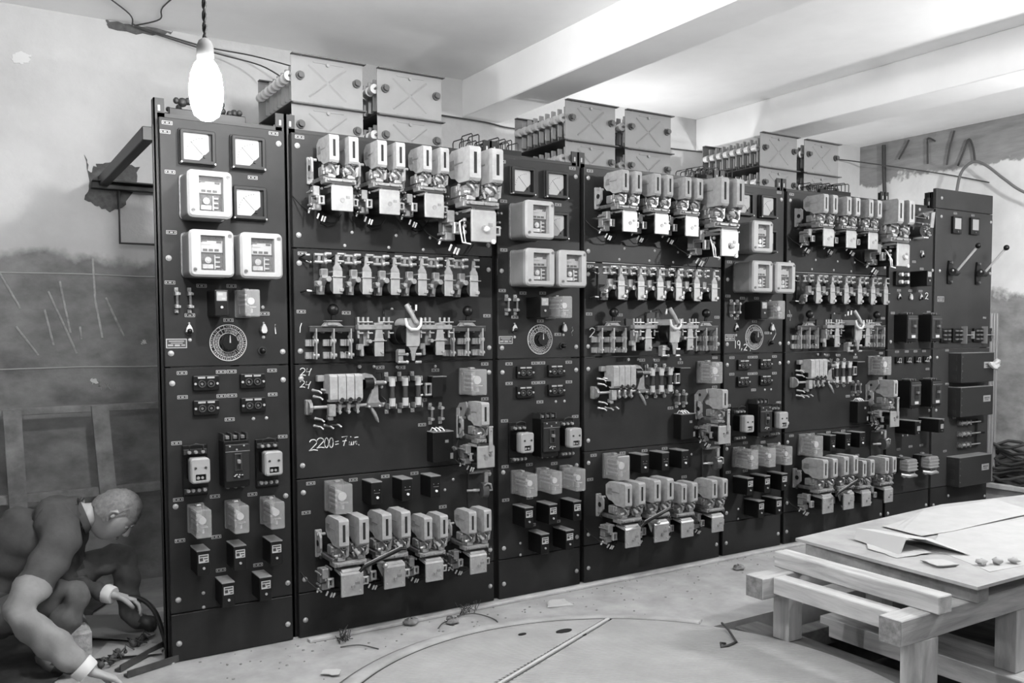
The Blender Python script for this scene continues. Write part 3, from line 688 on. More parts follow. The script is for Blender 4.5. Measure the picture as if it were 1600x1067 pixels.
@device
def black_relay_plain():
    r = empty('black_relay'); w_, h, D = .058, .112, .115
    MB().rbox(0, w_, -h, -.004, 0, D, .005, .003).build('case', BLACK, r)
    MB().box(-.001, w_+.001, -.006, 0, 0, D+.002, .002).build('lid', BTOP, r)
    MB().ycyl(w_*.3, -.042, D, D+.002, .002, n=6).ycyl(w_*.75, -.042, D, D+.002, .002, n=6).box(w_*.28, w_*.78, -.057, -.0555, D, D+.001).build('seam_mark', TAG, r)
    MB().ycyl(w_*.55, -.078, D, D+.007, .0062).build('front_screw', LUG, r)
    return r
@device
def disc_relay():
    r = empty('disc_relay')
    MB().box(-.06, .06, -.13, .09, 0, .008, .002).build('base_plate', DARK, r)
    MB().cyl((-.018, .07, -.0), (.014, .075, .0), .042, n=24).build('disc', mat('disc_brown', .07, .35), r)
    MB().cyl((.014, .075, .0), (.018, .075, .0), .012, n=12).build('disc_hub', STEELD, r)
    MB().box(-.075, .05, .088, .1, .02, .06, .003).build('terminal_bar', STEELD, r)
    for x in (-.075, -.05, -.02, .03): MB().cyl((x, .05, .094), (x+.014, .055, .094), .006, n=8).build('terminal', STEEL, r)
    MB().cyl((-.085, .04, -.0), (-.05, .05, .0), .0065, n=8).cyl((-.052, .048, .0), (-.02, .06, .0), .009, n=8).build('contact', STEEL, r)
    MB().box(.0, .022, .04, .095, .07, .08, .002).dtube([(-.014, .1, .03), (.0, .11, .042), (.018, .11, .035), (.03, .1, .01)], .006, 8).box(.012, .038, -.003, .008, .09, .1, .001).build('yoke', PLATE, r)
    return r
# ---------------------------------------------------------------- panel sections: iron posts, slate slabs, bolts, tags
TAGME = None
def make_tag(parent, x, z):
    global TAGME
    if TAGME is None:
        t = MB().mt(0).frame(-.022, .022, -.008, .008, -.0195, .0195, -.0055, .0055, 0, .002, .0015, 1, .0005, .0003)
        t.mt(1).box(-.021, .021, -.007, .007, 0, .0012)
        t.mt(0).box(-.017, -.012, -.003, .003, .0012, .0018).box(.012, .017, -.003, .003, .0012, .0018).box(-.006, .006, -.0025, .0025, .0012, .0018)
        o = t.build('nameplate', [TAG, SLOT], parent); TAGME = o.data
    else:
        o = bpy.data.objects.new('nameplate', TAGME); COL.objects.link(o); o.parent = parent
    o.location = (x, 0, z); return o
BOLTME = None
def make_bolt(parent, x, z, s=1.):
    global BOLTME
    if BOLTME is None: BOLTME = MB().ycyl(0, 0, 0, .004, .0125, n=16).ball(0, .001, 0, .0115, 14, 6).build('bolt', BOLTM, parent).data; o = parent.children[-1]
    else: o = bpy.data.objects.new('bolt', BOLTME); COL.objects.link(o); o.parent = parent
    o.location = (x, 0, z); o.scale = (s, .7*s, s); return o
def section(key, w_, seams, tags, bolts, top=zT, studs=()):
    r = empty('switchboard_panel', (X0[key], 0, 0))
    tag(r, dict(A1='first switchboard panel from the left, narrow, behind the hanging bulb', A2='narrow switchboard panel between the left and middle wide panels',
        A3='narrow switchboard panel between the middle and right wide panels', B1='wide black switchboard panel with chalked sum, second from the left',
        B2='wide black switchboard panel marked with chalk 2, middle of three wide', B3='wide black switchboard panel farthest right of the three wide ones',
        C='narrow black switchboard panel just left of the tall end panel', D='tallest black panel at the far right end with two levers')[key], 'switchboard', 'switchboard panels in the row')
    slabs = []
    for a, b in zip(seams[:-1], seams[1:]):
        g = .0025
        s = MB().box(0, w_, a+g, b-g, -.03, 0, .0025).build('kick_plate' if a == 0 else 'slate_slab', SLAB if key not in 'CD' or a == 0 else mat('slate_'+key, .025 if key == 'C' else .038, .5, noise=.2, scale=3, spec=.3), r); slabs.append((a, b, s))
    def owner(z):
        for a, b, s in slabs:
            if a <= z <= b: return s
        return slabs[-1][2]
    for x, z in tags: make_tag(owner(z), x, z)
    for x, z in bolts: make_bolt(owner(z), x, z)
    for x, z in studs: make_bolt(owner(z), x, z, .62)
    for sx in (0, 1):
        x0_, x1_ = (-.014, .03) if sx == 0 else (w_-.03, w_+.014)
        pt = top+.085 if key != 'D' else top-.03
        xe = -.014 if sx == 0 else w_+.009
        post = MB().box(x0_, x1_, .0, pt, -.045, -.036).box(xe, xe+.005, .0, pt, -.09, -.036)
        pp = post.build('corner_post', FRAME, r)
        xm = (x0_+x1_)/2
        if key != 'D': MB().box(xm-.005, xm+.005, top+.03, top+.055, -.0365, -.0355).build('slot_hole', mat('hole_light', .35, .8), pp)
    tz = top if key != 'D' else top-.05
    MB().box(0, w_, tz-.02, tz+.022, -.05, -.036).box(0, w_, tz+.017, tz+.022, -.1, -.05).build('top_rail', FRAME, r)
    MB().box(-.012, w_+.012, 0, .05, -.08, -.045).build('foot_rail', FRAME, r)
    MB().box(-.02, -.001, 0.0, top-.03, -.06, -.046).build('joint_strip', FRAME, r)
    return r, slabs
WA, WB = .5485, 1.0871
tagsA = [(.033,2.374),(.497,2.381),(.398,2.171),(.04,2.164),(.04,1.904),(.029,1.686),(.162,1.675),(.292,1.677),(.109,1.544),(.441,1.553),(.276,1.523),(.394,1.448),
  (.07,1.29),(.238,1.29),(.285,1.29),(.47,1.29),(.07,1.183),(.238,1.181),(.285,1.181),(.471,1.178),(.272,1.073),(.04,.981),(.515,.978),(.042,.73),(.2,.728),(.368,.72),(.045,.546),(.202,.543),(.219,.388),(.388,.387)]
boltsA = [(.024,2.335),(.52,2.337),(.026,1.792),(.026,1.377),(.522,1.377),(.028,1.245),(.522,1.245),(.03,.7),(.524,.697),(.032,.281),(.527,.28),(.031,.084),(.524,.082)]
tagsB = [(.04,2.379),(.044,1.837),(.034,1.564),(.259,1.56),(.477,1.565),(1.051,1.55),(.239,1.84),(.386,1.841),(.539,1.842),(.675,1.841),(.828,1.841),(.433,1.29),(.548,1.287),(.74,1.268),
  (1.036,1.293),(1.035,1.106),(.661,.99),(.668,1.117),(1.061,.747),(.067,.744),(.042,.605),(.283,.741),(.454,.742),(.615,.743),(.777,.552),(.533,.565)]
boltsB = [(.028,2.338),(.028,1.923),(1.062,1.925),(.028,1.792),(1.063,1.795),(.027,1.378),(1.064,1.38),(.028,1.248),(1.062,1.248),(.028,.833),(1.06,.833),(.03,.703),(.03,.284),(1.063,.285),(1.062,.086),(.03,.086),(1.06,.7)]
studsB = [(.294,1.95),(.528,1.948),(.717,1.947),(.256,1.885),(.487,1.886),(.678,1.884),(.4,1.295),(.525,1.29),(.74,1.288),(.62,1.57),(.5,1.58),(.84,.69),(.79,.64)]
SL = {}
for k in ('A1', 'A2', 'A3'): SL[k] = section(k, WA, [0, zK, zS, zT], tagsA, boltsA, studs=[(.433,1.445),(.107,1.435),(.433,1.583),(.38,1.07),(.44,1.07),(.14,.295),(.14,.23)])
for k in ('B1', 'B2', 'B3'): SL[k] = section(k, WB, [0, zK, z3, zS, z1, zT], tagsB, boltsB, studs=studsB)
SL['C'] = section('C', .5424, [0, zK, zS, zT], [(.4,2.06),(.4,1.93),(.12,1.76),(.26,1.76),(.39,1.76),(.05,1.59),(.5,1.6),(.11,1.3),(.23,1.3),(.34,1.3),(.45,1.3),(.5,1.16),(.15,.56),(.3,.57),(.44,.57),(.08,2.36),(.3,1.98)],
    [(.02,2.33),(.54,1.922),(.03,1.376),(.532,1.249),(.53,.836),(.515,.094),(.033,.083),(.36,2.378)], studs=[(.2,.66),(.26,.66)])
SL['D'] = section('D', .785, [0, zK, zS, 2.405, 2.56], [(.255,2.38),(.5,2.38),(.7,1.56),(.18,1.3),(.19,1.035),(.18,.5),(.08,1.52),(.3,.76)],
    [(.07,2.486),(.069,2.343),(.06,1.923),(.76,2.341),(.765,1.923),(.765,1.4),(.05,1.247),(.05,.832),(.041,.083),(.24,.136),(.76,.079)], top=2.56)
# chalk writing on the slabs
def chalk(key, strokes, z, r=.0022):
    par = [s for a, b, s in SL[key][1] if a <= z <= b][0]; m = MB()
    for st in strokes: m.dtube([(x, .0006, q) for x, q in st], r, 5)
    m.build('chalk_mark', CHALK, par)
def arc(cx, cz, rx, rz, a0, a1, n=10): return [(cx+rx*math.cos(math.radians(a0+(a1-a0)*i/n)), cz+rz*math.sin(math.radians(a0+(a1-a0)*i/n))) for i in range(n+1)]
def two(x, z, s): return arc(x+.4*s, z+.72*s, .32*s, .25*s, 170, -40)+[(x+.1*s, z+.05*s), (x, z), (x+.45*s, z+.08*s), (x+.8*s, z+.0*s)]
def four(x, z, s): return [[(x+.15*s, z+s), (x, z+.5*s), (x+.55*s, z+.5*s)], [(x+.75*s, z+.95*s), (x+.5*s, z+.5*s), (x+.35*s, z-.05*s)]]
def seven(x, z, s): return [[(x, z+.95*s), (x+.65*s, z+s), (x+.35*s, z+.5*s), (x+.2*s, z)], [(x+.1*s, z+.5*s), (x+.55*s, z+.55*s)]]
def zero(x, z, s): return arc(x+.25*s, z+.5*s, .2*s, .48*s, 100, 460, 14)
chalk('B1', [two(.022, 1.262, .036)]+four(.054, 1.262, .034), 1.28)
chalk('B1', [two(.02, 1.205, .034)]+four(.05, 1.2, .034), 1.2)
q = [two(.06, .9, .055), two(.098, .91, .05), zero(.136, .908, .05), zero(.16, .907, .05)]
q += [[(.193, .935), (.21, .937)], [(.193, .922), (.21, .924)]]+seven(.226, .912, .046)
q += [[(.266, .932), (.264, .915), (.274, .913), (.276, .93), (.276, .914), (.286, .914), (.287, .931)], [(.27, .955), (.275, .953)], [(.294, .93), (.293, .914), (.296, .93), (.304, .93), (.303, .914)], [(.292, .949), (.312, .95)], [(.313, .914), (.316, .909)]]
chalk('B1', q, .93, .0026)
chalk('B2', [two(.035, 1.43, .055)], 1.45, .0026)
chalk('B1', [[(.035, 1.51), (.028, 1.49), (.026, 1.465)]], 1.48); chalk('A1', [[(.49, 1.505), (.488, 1.485), (.491, 1.46)]], 1.48, .003); chalk('A2', [[(.495, 1.49), (.5, 1.47), (.49, 1.46), (.495, 1.44)]], 1.48)
chalk('A3', [[(.1, 1.4), (.1, 1.35)], arc(.13, 1.385, .012, .014, 0, 360)+[(.142, 1.38), (.138, 1.345)], [(.16, 1.35), (.155, 1.335)], two(.175, 1.335, .042), [(.225, 1.365), (.24, 1.365), (.238, 1.33)]], 1.37, .0028)
chalk('A3', [[(.455, 1.5), (.475, 1.47), (.48, 1.44), (.45, 1.4)]], 1.45); chalk('C', [two(.45, 1.7, .05)], 1.7, .003); chalk('B3', [[(-.0+.03, 1.6), (.045, 1.56), (.04, 1.53)]], 1.55)

# ---------------------------------------------------------------- devices on the narrow panels
ORD = ['first', 'second', 'third', 'fourth', 'fifth', 'sixth']
for k in ('A1', 'A2', 'A3'):
    X = X0[k]; P = PN[k]
    for (x, z, t) in ((.075, 2.356, 'upper left square panel meter with cut-corner face'), (.296, 2.354, 'upper right square panel meter with cut-corner face'), (.298, 2.13, 'lower square panel meter half beside the covered meter')):
        put('panel_meter', X+x, z, f'{t} on the {P}', 'meter', 'square panel meters')
    for (x, z, t) in ((.078, 2.157, 'single glass-fronted meter box above the lower pair'), (.08, 1.906, 'left glass-fronted meter box of the lower pair'), (.294, 1.905, 'right glass-fronted meter box of the lower pair')):
        put('covered_meter', X+x, z, f'{t} on the {P}', 'meter', 'glass-fronted meter boxes')
    for i, x in enumerate((.052, .107)): put('small_fuse', X+x, 1.66, f'{("left","right")[i]} small upright fuse of the pair on the {P}', 'fuse', 'small upright fuses')
    put('tall_black_relay', X+.184, 1.652, f'black relay box with small window above the dial, {P}', 'relay', 'black relay boxes')
    put('clear_relay_deep', X+.306, 1.656, f'clear covered relay right of the black relay above the dial, {P}', 'relay', 'clear covered relays')
    put('drop_toggle', X+.104, 1.482, f'dark-tipped toggle switch left of the dial on the {P}', 'switch', 'toggle switches')
    put('drop_toggle_light', X+.433, 1.484, f'white toggle switch right of the dial on the {P}', 'switch', 'toggle switches')
    put('selector_dial', X+.273, 1.421, f'round silver numbered selector dial with black knob on the {P}', 'dial', 'selector dials')
    put('push_knob', X+.426, 1.383, f'small round black button right of the dial on the {P}', 'button', 'black push buttons')
    put('rating_plate', X+.006, 1.441, f'rectangular rating plate left of the dial on the {P}', 'plate', 'rating plates')
    for i, (x, z) in enumerate(((.113, 1.276), (.32, 1.278), (.112, 1.166), (.321, 1.169))):
        put('test_socket', X+x, z, f'{("upper left","upper right","lower left","lower right")[i]} of four black two-hole sockets on the {P}', 'socket', 'black double sockets')
    put('hooded_relay', X+.073, .97, f'cream hooded relay left of the black breaker on the {P}', 'relay', 'cream hooded relays')
    put('hooded_relay', X+.395, .975, f'cream hooded relay right of the black breaker on the {P}', 'relay', 'cream hooded relays')
    put('small_breaker', X+.22, 1.016, f'black circuit breaker between the two cream hooded relays, {P}', 'breaker', 'black circuit breakers')
    for i, x in enumerate((.08, .242, .402)): put('clear_relay_small', X+x, .704, f'{("left","middle","right")[i]} of three clear covered relays in a row, {P}', 'relay', 'clear covered relays')
    for i, (x, z) in enumerate(((.088, .52), (.246, .52), (.41, .52), (.192, .362), (.358, .362))):
        put('slim_black_relay', X+x, z, f'{("left of the upper three","middle of the upper three","right of the upper three","left of the lower two","right of the lower two")[i]} slim black relays, {P}', 'relay', 'slim black relays')
# ---------------------------------------------------------------- devices on the wide panels
for k in ('B1', 'B2', 'B3'):
    X = X0[k]; P = PN[k]
    for i in range(3): put('upper_contactor', X+.106+.2355*i, 2.362, f'{ORD[i]} from left of the top row contactors on the {P}', 'contactor', 'top row contactors')
    put('upper_contactor_large', X+.79, 2.372, f'largest contactor, hanging over the right edge at top of the {P}', 'contactor', 'top row contactors', scale=1.36)
    for i in range(6): put('strip_relay', X+.193+.1465*i, 1.645, f'{ORD[i]} from left in the row of six open relays, {P}', 'relay', 'open relays in rows of six')
    put('knife_switch', X+.056, 1.494, f'three-blade knife switch with black ball at left of the {P}', 'switch', 'three-blade knife switches')
    put('knife_switch', X+.788, 1.494, f'three-blade knife switch with black ball at right of the {P}', 'switch', 'three-blade knife switches')
    put('cross_relay', X+.4, 1.349, f'open relay with wide contact head, right of the left knife switch, {P}', 'relay', 'wide-headed open relays')
    put('cross_relay', X+.73, 1.349, f'open relay with wide contact head, left of the right knife switch, {P}', 'relay', 'wide-headed open relays')
    put('centre_relay', X+.566, 1.447, f'large open relay with dark round coil in the middle of the {P}', 'relay', 'large round-coil relays')
    put('field_rheostat', X+.13, 1.267, f'contactor with ribbed pale block over a cam shaft, {P}', 'contactor', 'ribbed cam contactors')
    for i in range(3): put('tube_fuse', X+.478+.0715*i, 1.252, f'{("left","middle","right")[i]} of three dark tube fuses with bright caps, {P}', 'fuse', 'large tube fuses')
    put('magnet_block', X+.64, 1.238, f'small black magnet block right of the tube fuses on the {P}', 'magnet', 'black magnet blocks')
    put('clear_relay_big', X+.88, 1.272, f'large clear covered relay at upper right of the third slab, {P}', 'relay', 'clear covered relays')
    for i in range(2): put('small_fuse', X+.704+.058*i, 1.096, f'{("left","right")[i]} small upright fuse above the black box on the {P}', 'fuse', 'small upright fuses')
    put('square_black_box', X+.688, .957, f'large square black box left of the single-chute contactor, {P}', 'box', 'square black boxes')
    put('side_contactor', X+.895, 1.105, f'single-chute contactor with vertical strap near the right edge, {P}', 'contactor', 'single-chute contactors', scale=.98)
    put('clear_relay_low', X+.135, .748, f'large clear covered relay left of the plain black relays, {P}', 'relay', 'clear covered relays')
    for i, x in enumerate((.328, .491, .649)): put('black_relay_plain', X+x, .741, f'{("left","middle","right")[i]} of three plain black relays with one white screw, {P}', 'relay', 'plain black relays')
    put('disc_relay', X+.985, .63, f'open relay with brown disc under the single-chute contactor, {P}', 'relay', 'disc relays')
    for i, (x, z, s) in enumerate(((.12, .598, 1.06), (.336, .601, 1.06), (.57, .552, .94), (.822, .552, .94))):
        put('lower_contactor', X+x, z, f'{ORD[i]} from left of the four bottom row contactors, {P}', 'contactor', 'bottom row contactors', scale=s)
    bar = empty('interlock_bar', (X, 0, 0)); tag(bar, f'dark slanting link bar joining the first two bottom contactors, {P}', 'bar', 'slanting link bars')
    MB().dtube([(.205, .26, .355), (.225, .262, .375), (.41, .27, .438), (.44, .268, .43)], [.008, .011, .011, .006], 8).build('bar', BLACK, bar)
    MB().dtube([(.225, .268, .388), (.41, .276, .45)], .003, 6).build('bar_rim', GREYM, bar)
    MB().ycyl(.335, .365, .18, .262, .013, n=14).ball(.335, .262, .365, .012, 12, 6).build('pivot_bolt', STEEL, bar)
    MB().prism([(.325, .35), (.35, .365), (.4, .34), (.4, .3), (.375, .245)], .178, .186).build('bent_plate', PLATE, bar)
# ---------------------------------------------------------------- panel C and end panel D
@device
def pole_breaker():
    r = empty('moulded_breaker'); w_, h, D = .118, .215, .12
    MB().box(0, w_, -h, -.012, 0, D-.012, .003).build('case', BLACK, r)
    MB().box(.0, w_, -h+.02, -.02, D-.012, D, .004).build('front_cover', mat('cover_brown', .03, .4), r)
    for i in range(3): MB().ycyl(.03+.03*i, -.004, .02, D-.03, .008, n=8).ycyl(.03+.03*i, -h-.002, .02, D-.03, .008, n=8).build('terminal', STEELD, r)
    q = MB().box(.035, .085, -.15, -.055, D, D+.004, .002).build('handle_well', SLOT, r)
    MB().box(.045, .072, -.11, -.09, D+.002, D+.022, .003).build('handle', STEELD, q)
    MB().box(.04, .085, -.185, -.165, D, D+.002).build('name_plate', WHITE, r)
    MB().box(.0, w_, -.045, -.042, D, D+.002).build('seam', BTOP, r)
    return r
@device
def long_black_relay():
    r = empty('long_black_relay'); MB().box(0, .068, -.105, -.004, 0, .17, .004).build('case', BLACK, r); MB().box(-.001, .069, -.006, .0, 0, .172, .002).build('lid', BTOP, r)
    MB().box(.02, .055, -.075, -.04, .17, .172).build('printed_front', mat('print_grey', .25, .5), r); MB().ycyl(.035, -.09, .17, .175, .005).ycyl(.05, -.012, .17, .176, .006).build('front_screw', STEELD, r); return r
@device
def wrapped_coil_relay():
    r = empty('wrapped_coil_relay')
    MB().rbox(.0, .13, -.11, 0, 0, .06, .01, .004).build('case', BLACK, r)
    MB().rbox(.02, .14, -.1, -.005, .06, .13, .02, .01).build('wrapped_coil', CREAMS, r)
    for i in range(3): MB().box(.018, .142, -.04-.025*i, -.034-.025*i, .075, .132, .001).build('binding', CREAM, r)
    MB().ball(.045, .05, .012, .02, 12, 6, .6).box(.0, .1, .0, .006, .01, .1, .002).build('top_knob', STEELD, r)
    MB().dtube([(.01, .08, -.12), (.05, .12, -.13), (.1, .13, -.125), (.14, .12, -.135)], [.012, .016, .014, .01], 8).ball(.03, .09, -.13, .018, 9, 5).build('contact_set', STEEL, r)
    MB().dtube([(.05, .12, -.1), (.055, .125, -.125)], .004).dtube([(.11, .12, -.1), (.112, .125, -.125)], .004).build('lead_wire', STEELD, r)
    return r
@device
def twin_terminal():
    r = empty('terminal_block'); MB().box(0, .05, -.05, 0, 0, .02, .003).build('base', BLACK, r)
    MB().dtube([(.012, .03, -.04), (.012, .035, -.01), (.036, .035, -.01), (.036, .03, -.04)], .003).ycyl(.012, -.04, .02, .035, .006, n=8).ycyl(.036, -.04, .02, .035, .006, n=8).build('link', BOLTM, r); return r
X = X0['C']; P = 'panel left of the tall end panel'
rt = empty('tilted_contactor', (X+.27, 0, 2.33)); tag(rt, 'tangled contactor with tilted pale plate, top right beside the tall end panel', 'contactor')
MB().prism([(.0, .0), (.12, .03), (.14, .01), (.02, -.03)], .02, .09).build('top_bar', STEELD, rt)
MB().prism([(.08, .01), (.125, .02), (.105, -.1), (.065, -.1)], .1, .107).build('tilted_plate', PLATE, rt)
MB().ycyl(-.02, -.13, 0, .1, .035, n=16).ycyl(.04, -.14, 0, .08, .022, n=14).build('coil', DARK, rt)
m_ = MB(); rn = random.Random(9)
for i in range(22):
    x, z = -.03+rn.random()*.12, -.15+rn.random()*.14; m_.cyl((x, .03, z), (x+rn.uniform(-.02, .02), .08+rn.random()*.04, z+rn.uniform(-.02, .02)), rn.uniform(.004, .009), n=7)
m_.build('contact_cluster', STEEL, rt)
for i in range(3): MB().ycyl(.02+.022*i, -.175, .0, .09, .006, n=8).build('bottom_screw', LUG, rt)
MB().box(-.06, -.02, -.12, -.02, 0, .05, .004).build('mounting_block', DARK, rt)
put('drop_toggle', X+.398, 2.035, 'single toggle switch below the tilted plate contactor', 'switch', 'toggle switches')
for i, x in enumerate((.118, .258, .39)): put('drop_toggle_light' if i == 1 else 'drop_toggle', X+x, 1.712, f'{("left","middle","right")[i]} of three toggles in a row, {P}', 'switch', 'toggle switches')
o = put('tall_black_relay', X+.257, 1.905, f'black relay box beside two pale terminals on the {P}', 'relay', 'black relay boxes')
tb = empty('relay_terminals', (X+.045, 0, 1.9)); tag(tb, f'dark terminal block with four round white posts beside the tall end panel', 'terminal')
MB().box(0, .15, -.105, 0, 0, .03, .004).build('block', BLACK, tb)
for x in (.04, .11):
    for z in (-.025, -.08): MB().ycyl(x, z, .03, .055, .014, n=12).build('post', WHITE, tb)
for i, (x, z) in enumerate(((.067, 1.59), (.37, 1.59), (.122, 1.095), (.388, 1.092))):
    put('pole_breaker', X+x, z, f'{("upper left","upper right","lower left","lower right")[i]} of four black moulded breakers, {P}', 'breaker', 'black moulded breakers')
for i, x in enumerate((.08, .2, .32, .43)): put('twin_terminal', X+x, 1.262, f'{ORD[i]} from left of four small terminal blocks, {P}', 'terminal', 'small terminal blocks')
put('long_black_relay', X+.1, .792, f'left of two long black relay boxes on the {P}', 'relay', 'long black relays')
put('long_black_relay', X+.396, .79, f'right of two long black relay boxes on the {P}', 'relay', 'long black relays')
put('wrapped_coil_relay', X+.06, .505, f'left relay with cloth-wrapped coil low on the {P}', 'relay', 'wrapped coil relays')
put('wrapped_coil_relay', X+.33, .505, f'right relay with cloth-wrapped coil low on the {P}', 'relay', 'wrapped coil relays')
X = X0['D']
@device
def small_window_meter():
    r = empty('edge_meter'); MB().rbox(0, .12, -.135, 0, 0, .022, .006, .003).build('case', BLACK, r); MB().box(.018, .102, -.1, -.015, .02, .0235).build('scale_plate', FACE, r)
    MB().ycyl(.06, -.118, .022, .027, .006).build('zero_screw', STEELD, r); return r
@device
def lever_switch():
    r = empty('lever_switch'); MB().prism([(-.03, -.09), (.03, -.09), (.035, .0), (.02, .09), (-.02, .09), (-.035, 0)], 0, .015).build('base', BLACK, r)
    MB().cyl((-.03, .05, .0), (.03, .05, .0), .03, n=16).build('pivot_drum', DARK, r)
    for z in (-.075, .075): MB().ycyl(0, z, .015, .03, .009).build('fixing_screw', STEELD, r)
    MB().ball(-.03, .052, .01, .01, 8, 5).build('pivot_pin', STEEL, r)
    MB().dtube([(.0, .06, .0), (-.028, .235, .172)], .0095, 8).build('lever_arm', WHITE, r)
    MB().ball(-.03, .25, .186, .022, 14, 8).build('ball_handle', BLACK, r); return r
@device
def covered_box():
    r = empty('covered_switch_box'); w_, h, D = .455, .235, .11
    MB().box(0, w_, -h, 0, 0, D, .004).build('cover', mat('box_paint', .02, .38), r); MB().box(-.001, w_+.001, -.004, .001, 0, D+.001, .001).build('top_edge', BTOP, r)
    MB().box(.31, .41, -.125, -.075, D, D+.003).build('name_plate', mat('plate_pale', .3, .5), r); MB().box(.325, .395, -.1, -.088, D+.003, D+.0036).box(.33, .38, -.114, -.106, D+.003, D+.0036).build('print_mark', STEELD, r)
    for z in (-.04, -.12, -.2): MB().box(-.003, 0, z-.02, z+.02, .03, .07).build('side_latch', DARK, r)
    for i in range(4): MB().ycyl(.01, -.03-.055*i, D, D+.003, .004, n=8).build('cover_screw', STEELD, r)
    return r
@device
def three_pole_block():
    r = empty('three_pole_block'); MB().box(0, .115, -.11, 0, 0, .025, .004).build('base', BLACK, r)
    for i in range(3):
        for x in (.03, .085): MB().box(x-.018, x+.018, -.028-.033*i, -.014-.033*i, .025, .04, .002).build('contact', STEELD, r)
    return r
put('small_window_meter', X+.2, 2.355, 'left of the two small square meters near the top of the end panel', 'meter', 'small square meters')
put('small_window_meter', X+.445, 2.36, 'right of the two small square meters near the top of the end panel', 'meter', 'small square meters')
put('lever_switch', X+.185, 1.915, 'left long-handled lever switch with black ball on the end panel', 'switch', 'long lever switches')
put('lever_switch', X+.575, 1.918, 'right long-handled lever switch with black ball on the end panel', 'switch', 'long lever switches')
put('rating_plate', X+.037, 1.724, 'pale rating plate near left edge of the tall end panel', 'plate', 'rating plates')
put('three_pole_block', X+.07, 1.475, 'leftmost black three-pole block below the levers', 'terminal', 'three-pole blocks')
put('three_pole_block', X+.23, 1.475, 'middle black three-pole block below the levers', 'terminal', 'three-pole blocks')
put('three_pole_block', X+.52, 1.475, 'rightmost black three-pole block below the levers', 'terminal', 'three-pole blocks')
@device
def cross_arm():
    r = empty('folding_blade'); MB().box(0, .12, -.11, 0, 0, .02, .002).build('plate', DARK, r); MB().box(.0, .006, -.125, .015, 0, .05, .001).build('rib', BTOP, r)
    MB().dtube([(.01, .03, -.055), (.09, .045, -.055)], .005).box(.09, .1, -.085, -.025, .03, .055, .001).build('arm', STEEL, r); return r
put('cross_arm', X+.37, 1.475, 'dark plate with pale arm between two three-pole blocks', 'switch', 'plates with pale arms')
put('cross_arm', X+.66, 1.475, 'dark plate with pale arm at right edge of end panel', 'switch', 'plates with pale arms')
for i, z in enumerate((1.28, 1.01, .455)): put('covered_box', X+.205, z, f'{("upper","middle","lowest")[i]} of three wide black covered boxes on the end panel', 'box', 'wide black covered boxes')
rag = MB(); rn = random.Random(2); pts = []
bm_rag = rag.ball(0, .0, 0, .05, 12, 8, .7); rag.v = [(x*1.15+.012*math.sin(9*x/.05+z*60), y*.6+.01*math.cos(z*90), z+.012*math.sin(x*80)) for x, y, z in rag.v]
tag(rag.build('crumpled_rag', mat('rag_cloth', .5, .9, noise=.2, scale=30), None, (X+.61, -.15, 1.185)), 'crumpled pale rag stuck on upper black covered box', 'rag')
kb = empty('three_blade_set', (X+.337, 0, .745)); tag(kb, 'three thin horizontal blades between black boxes on the end panel', 'switch')
for i in range(3):
    z = -.03-.09*i; MB().cyl((0, .03, z), (.27, .04, z), .006, n=8).cyl((0, .03, z), (.12, .03, z), .014, n=8).build('blade', STEEL, kb)
    for x in (.01, .07, .13): MB().box(x-.008, x+.008, z-.02, z+.02, 0, .045, .002).build('clip', STEELD, kb)
MB().box(.25, .27, -.23, -.01, .01, .03, .002).build('blade_link', DARK, kb); MB().cyl((.27, .03, -.12), (.31, .05, -.12), .01).build('handle', BLACK, kb)
for i, x in enumerate((6.49, 6.532, 6.574, 6.616)):
    c = MB().wbox(0, .026, 0, .03, 0, 1.42 if i else 2.2, .005); o = c.build('conduit_pipe', RIBBON, None, (x, .03, .18))
    tag(o, f'{ORD[i]} from left of four thin upright conduits beside the end panel', 'pipe', 'upright conduits')
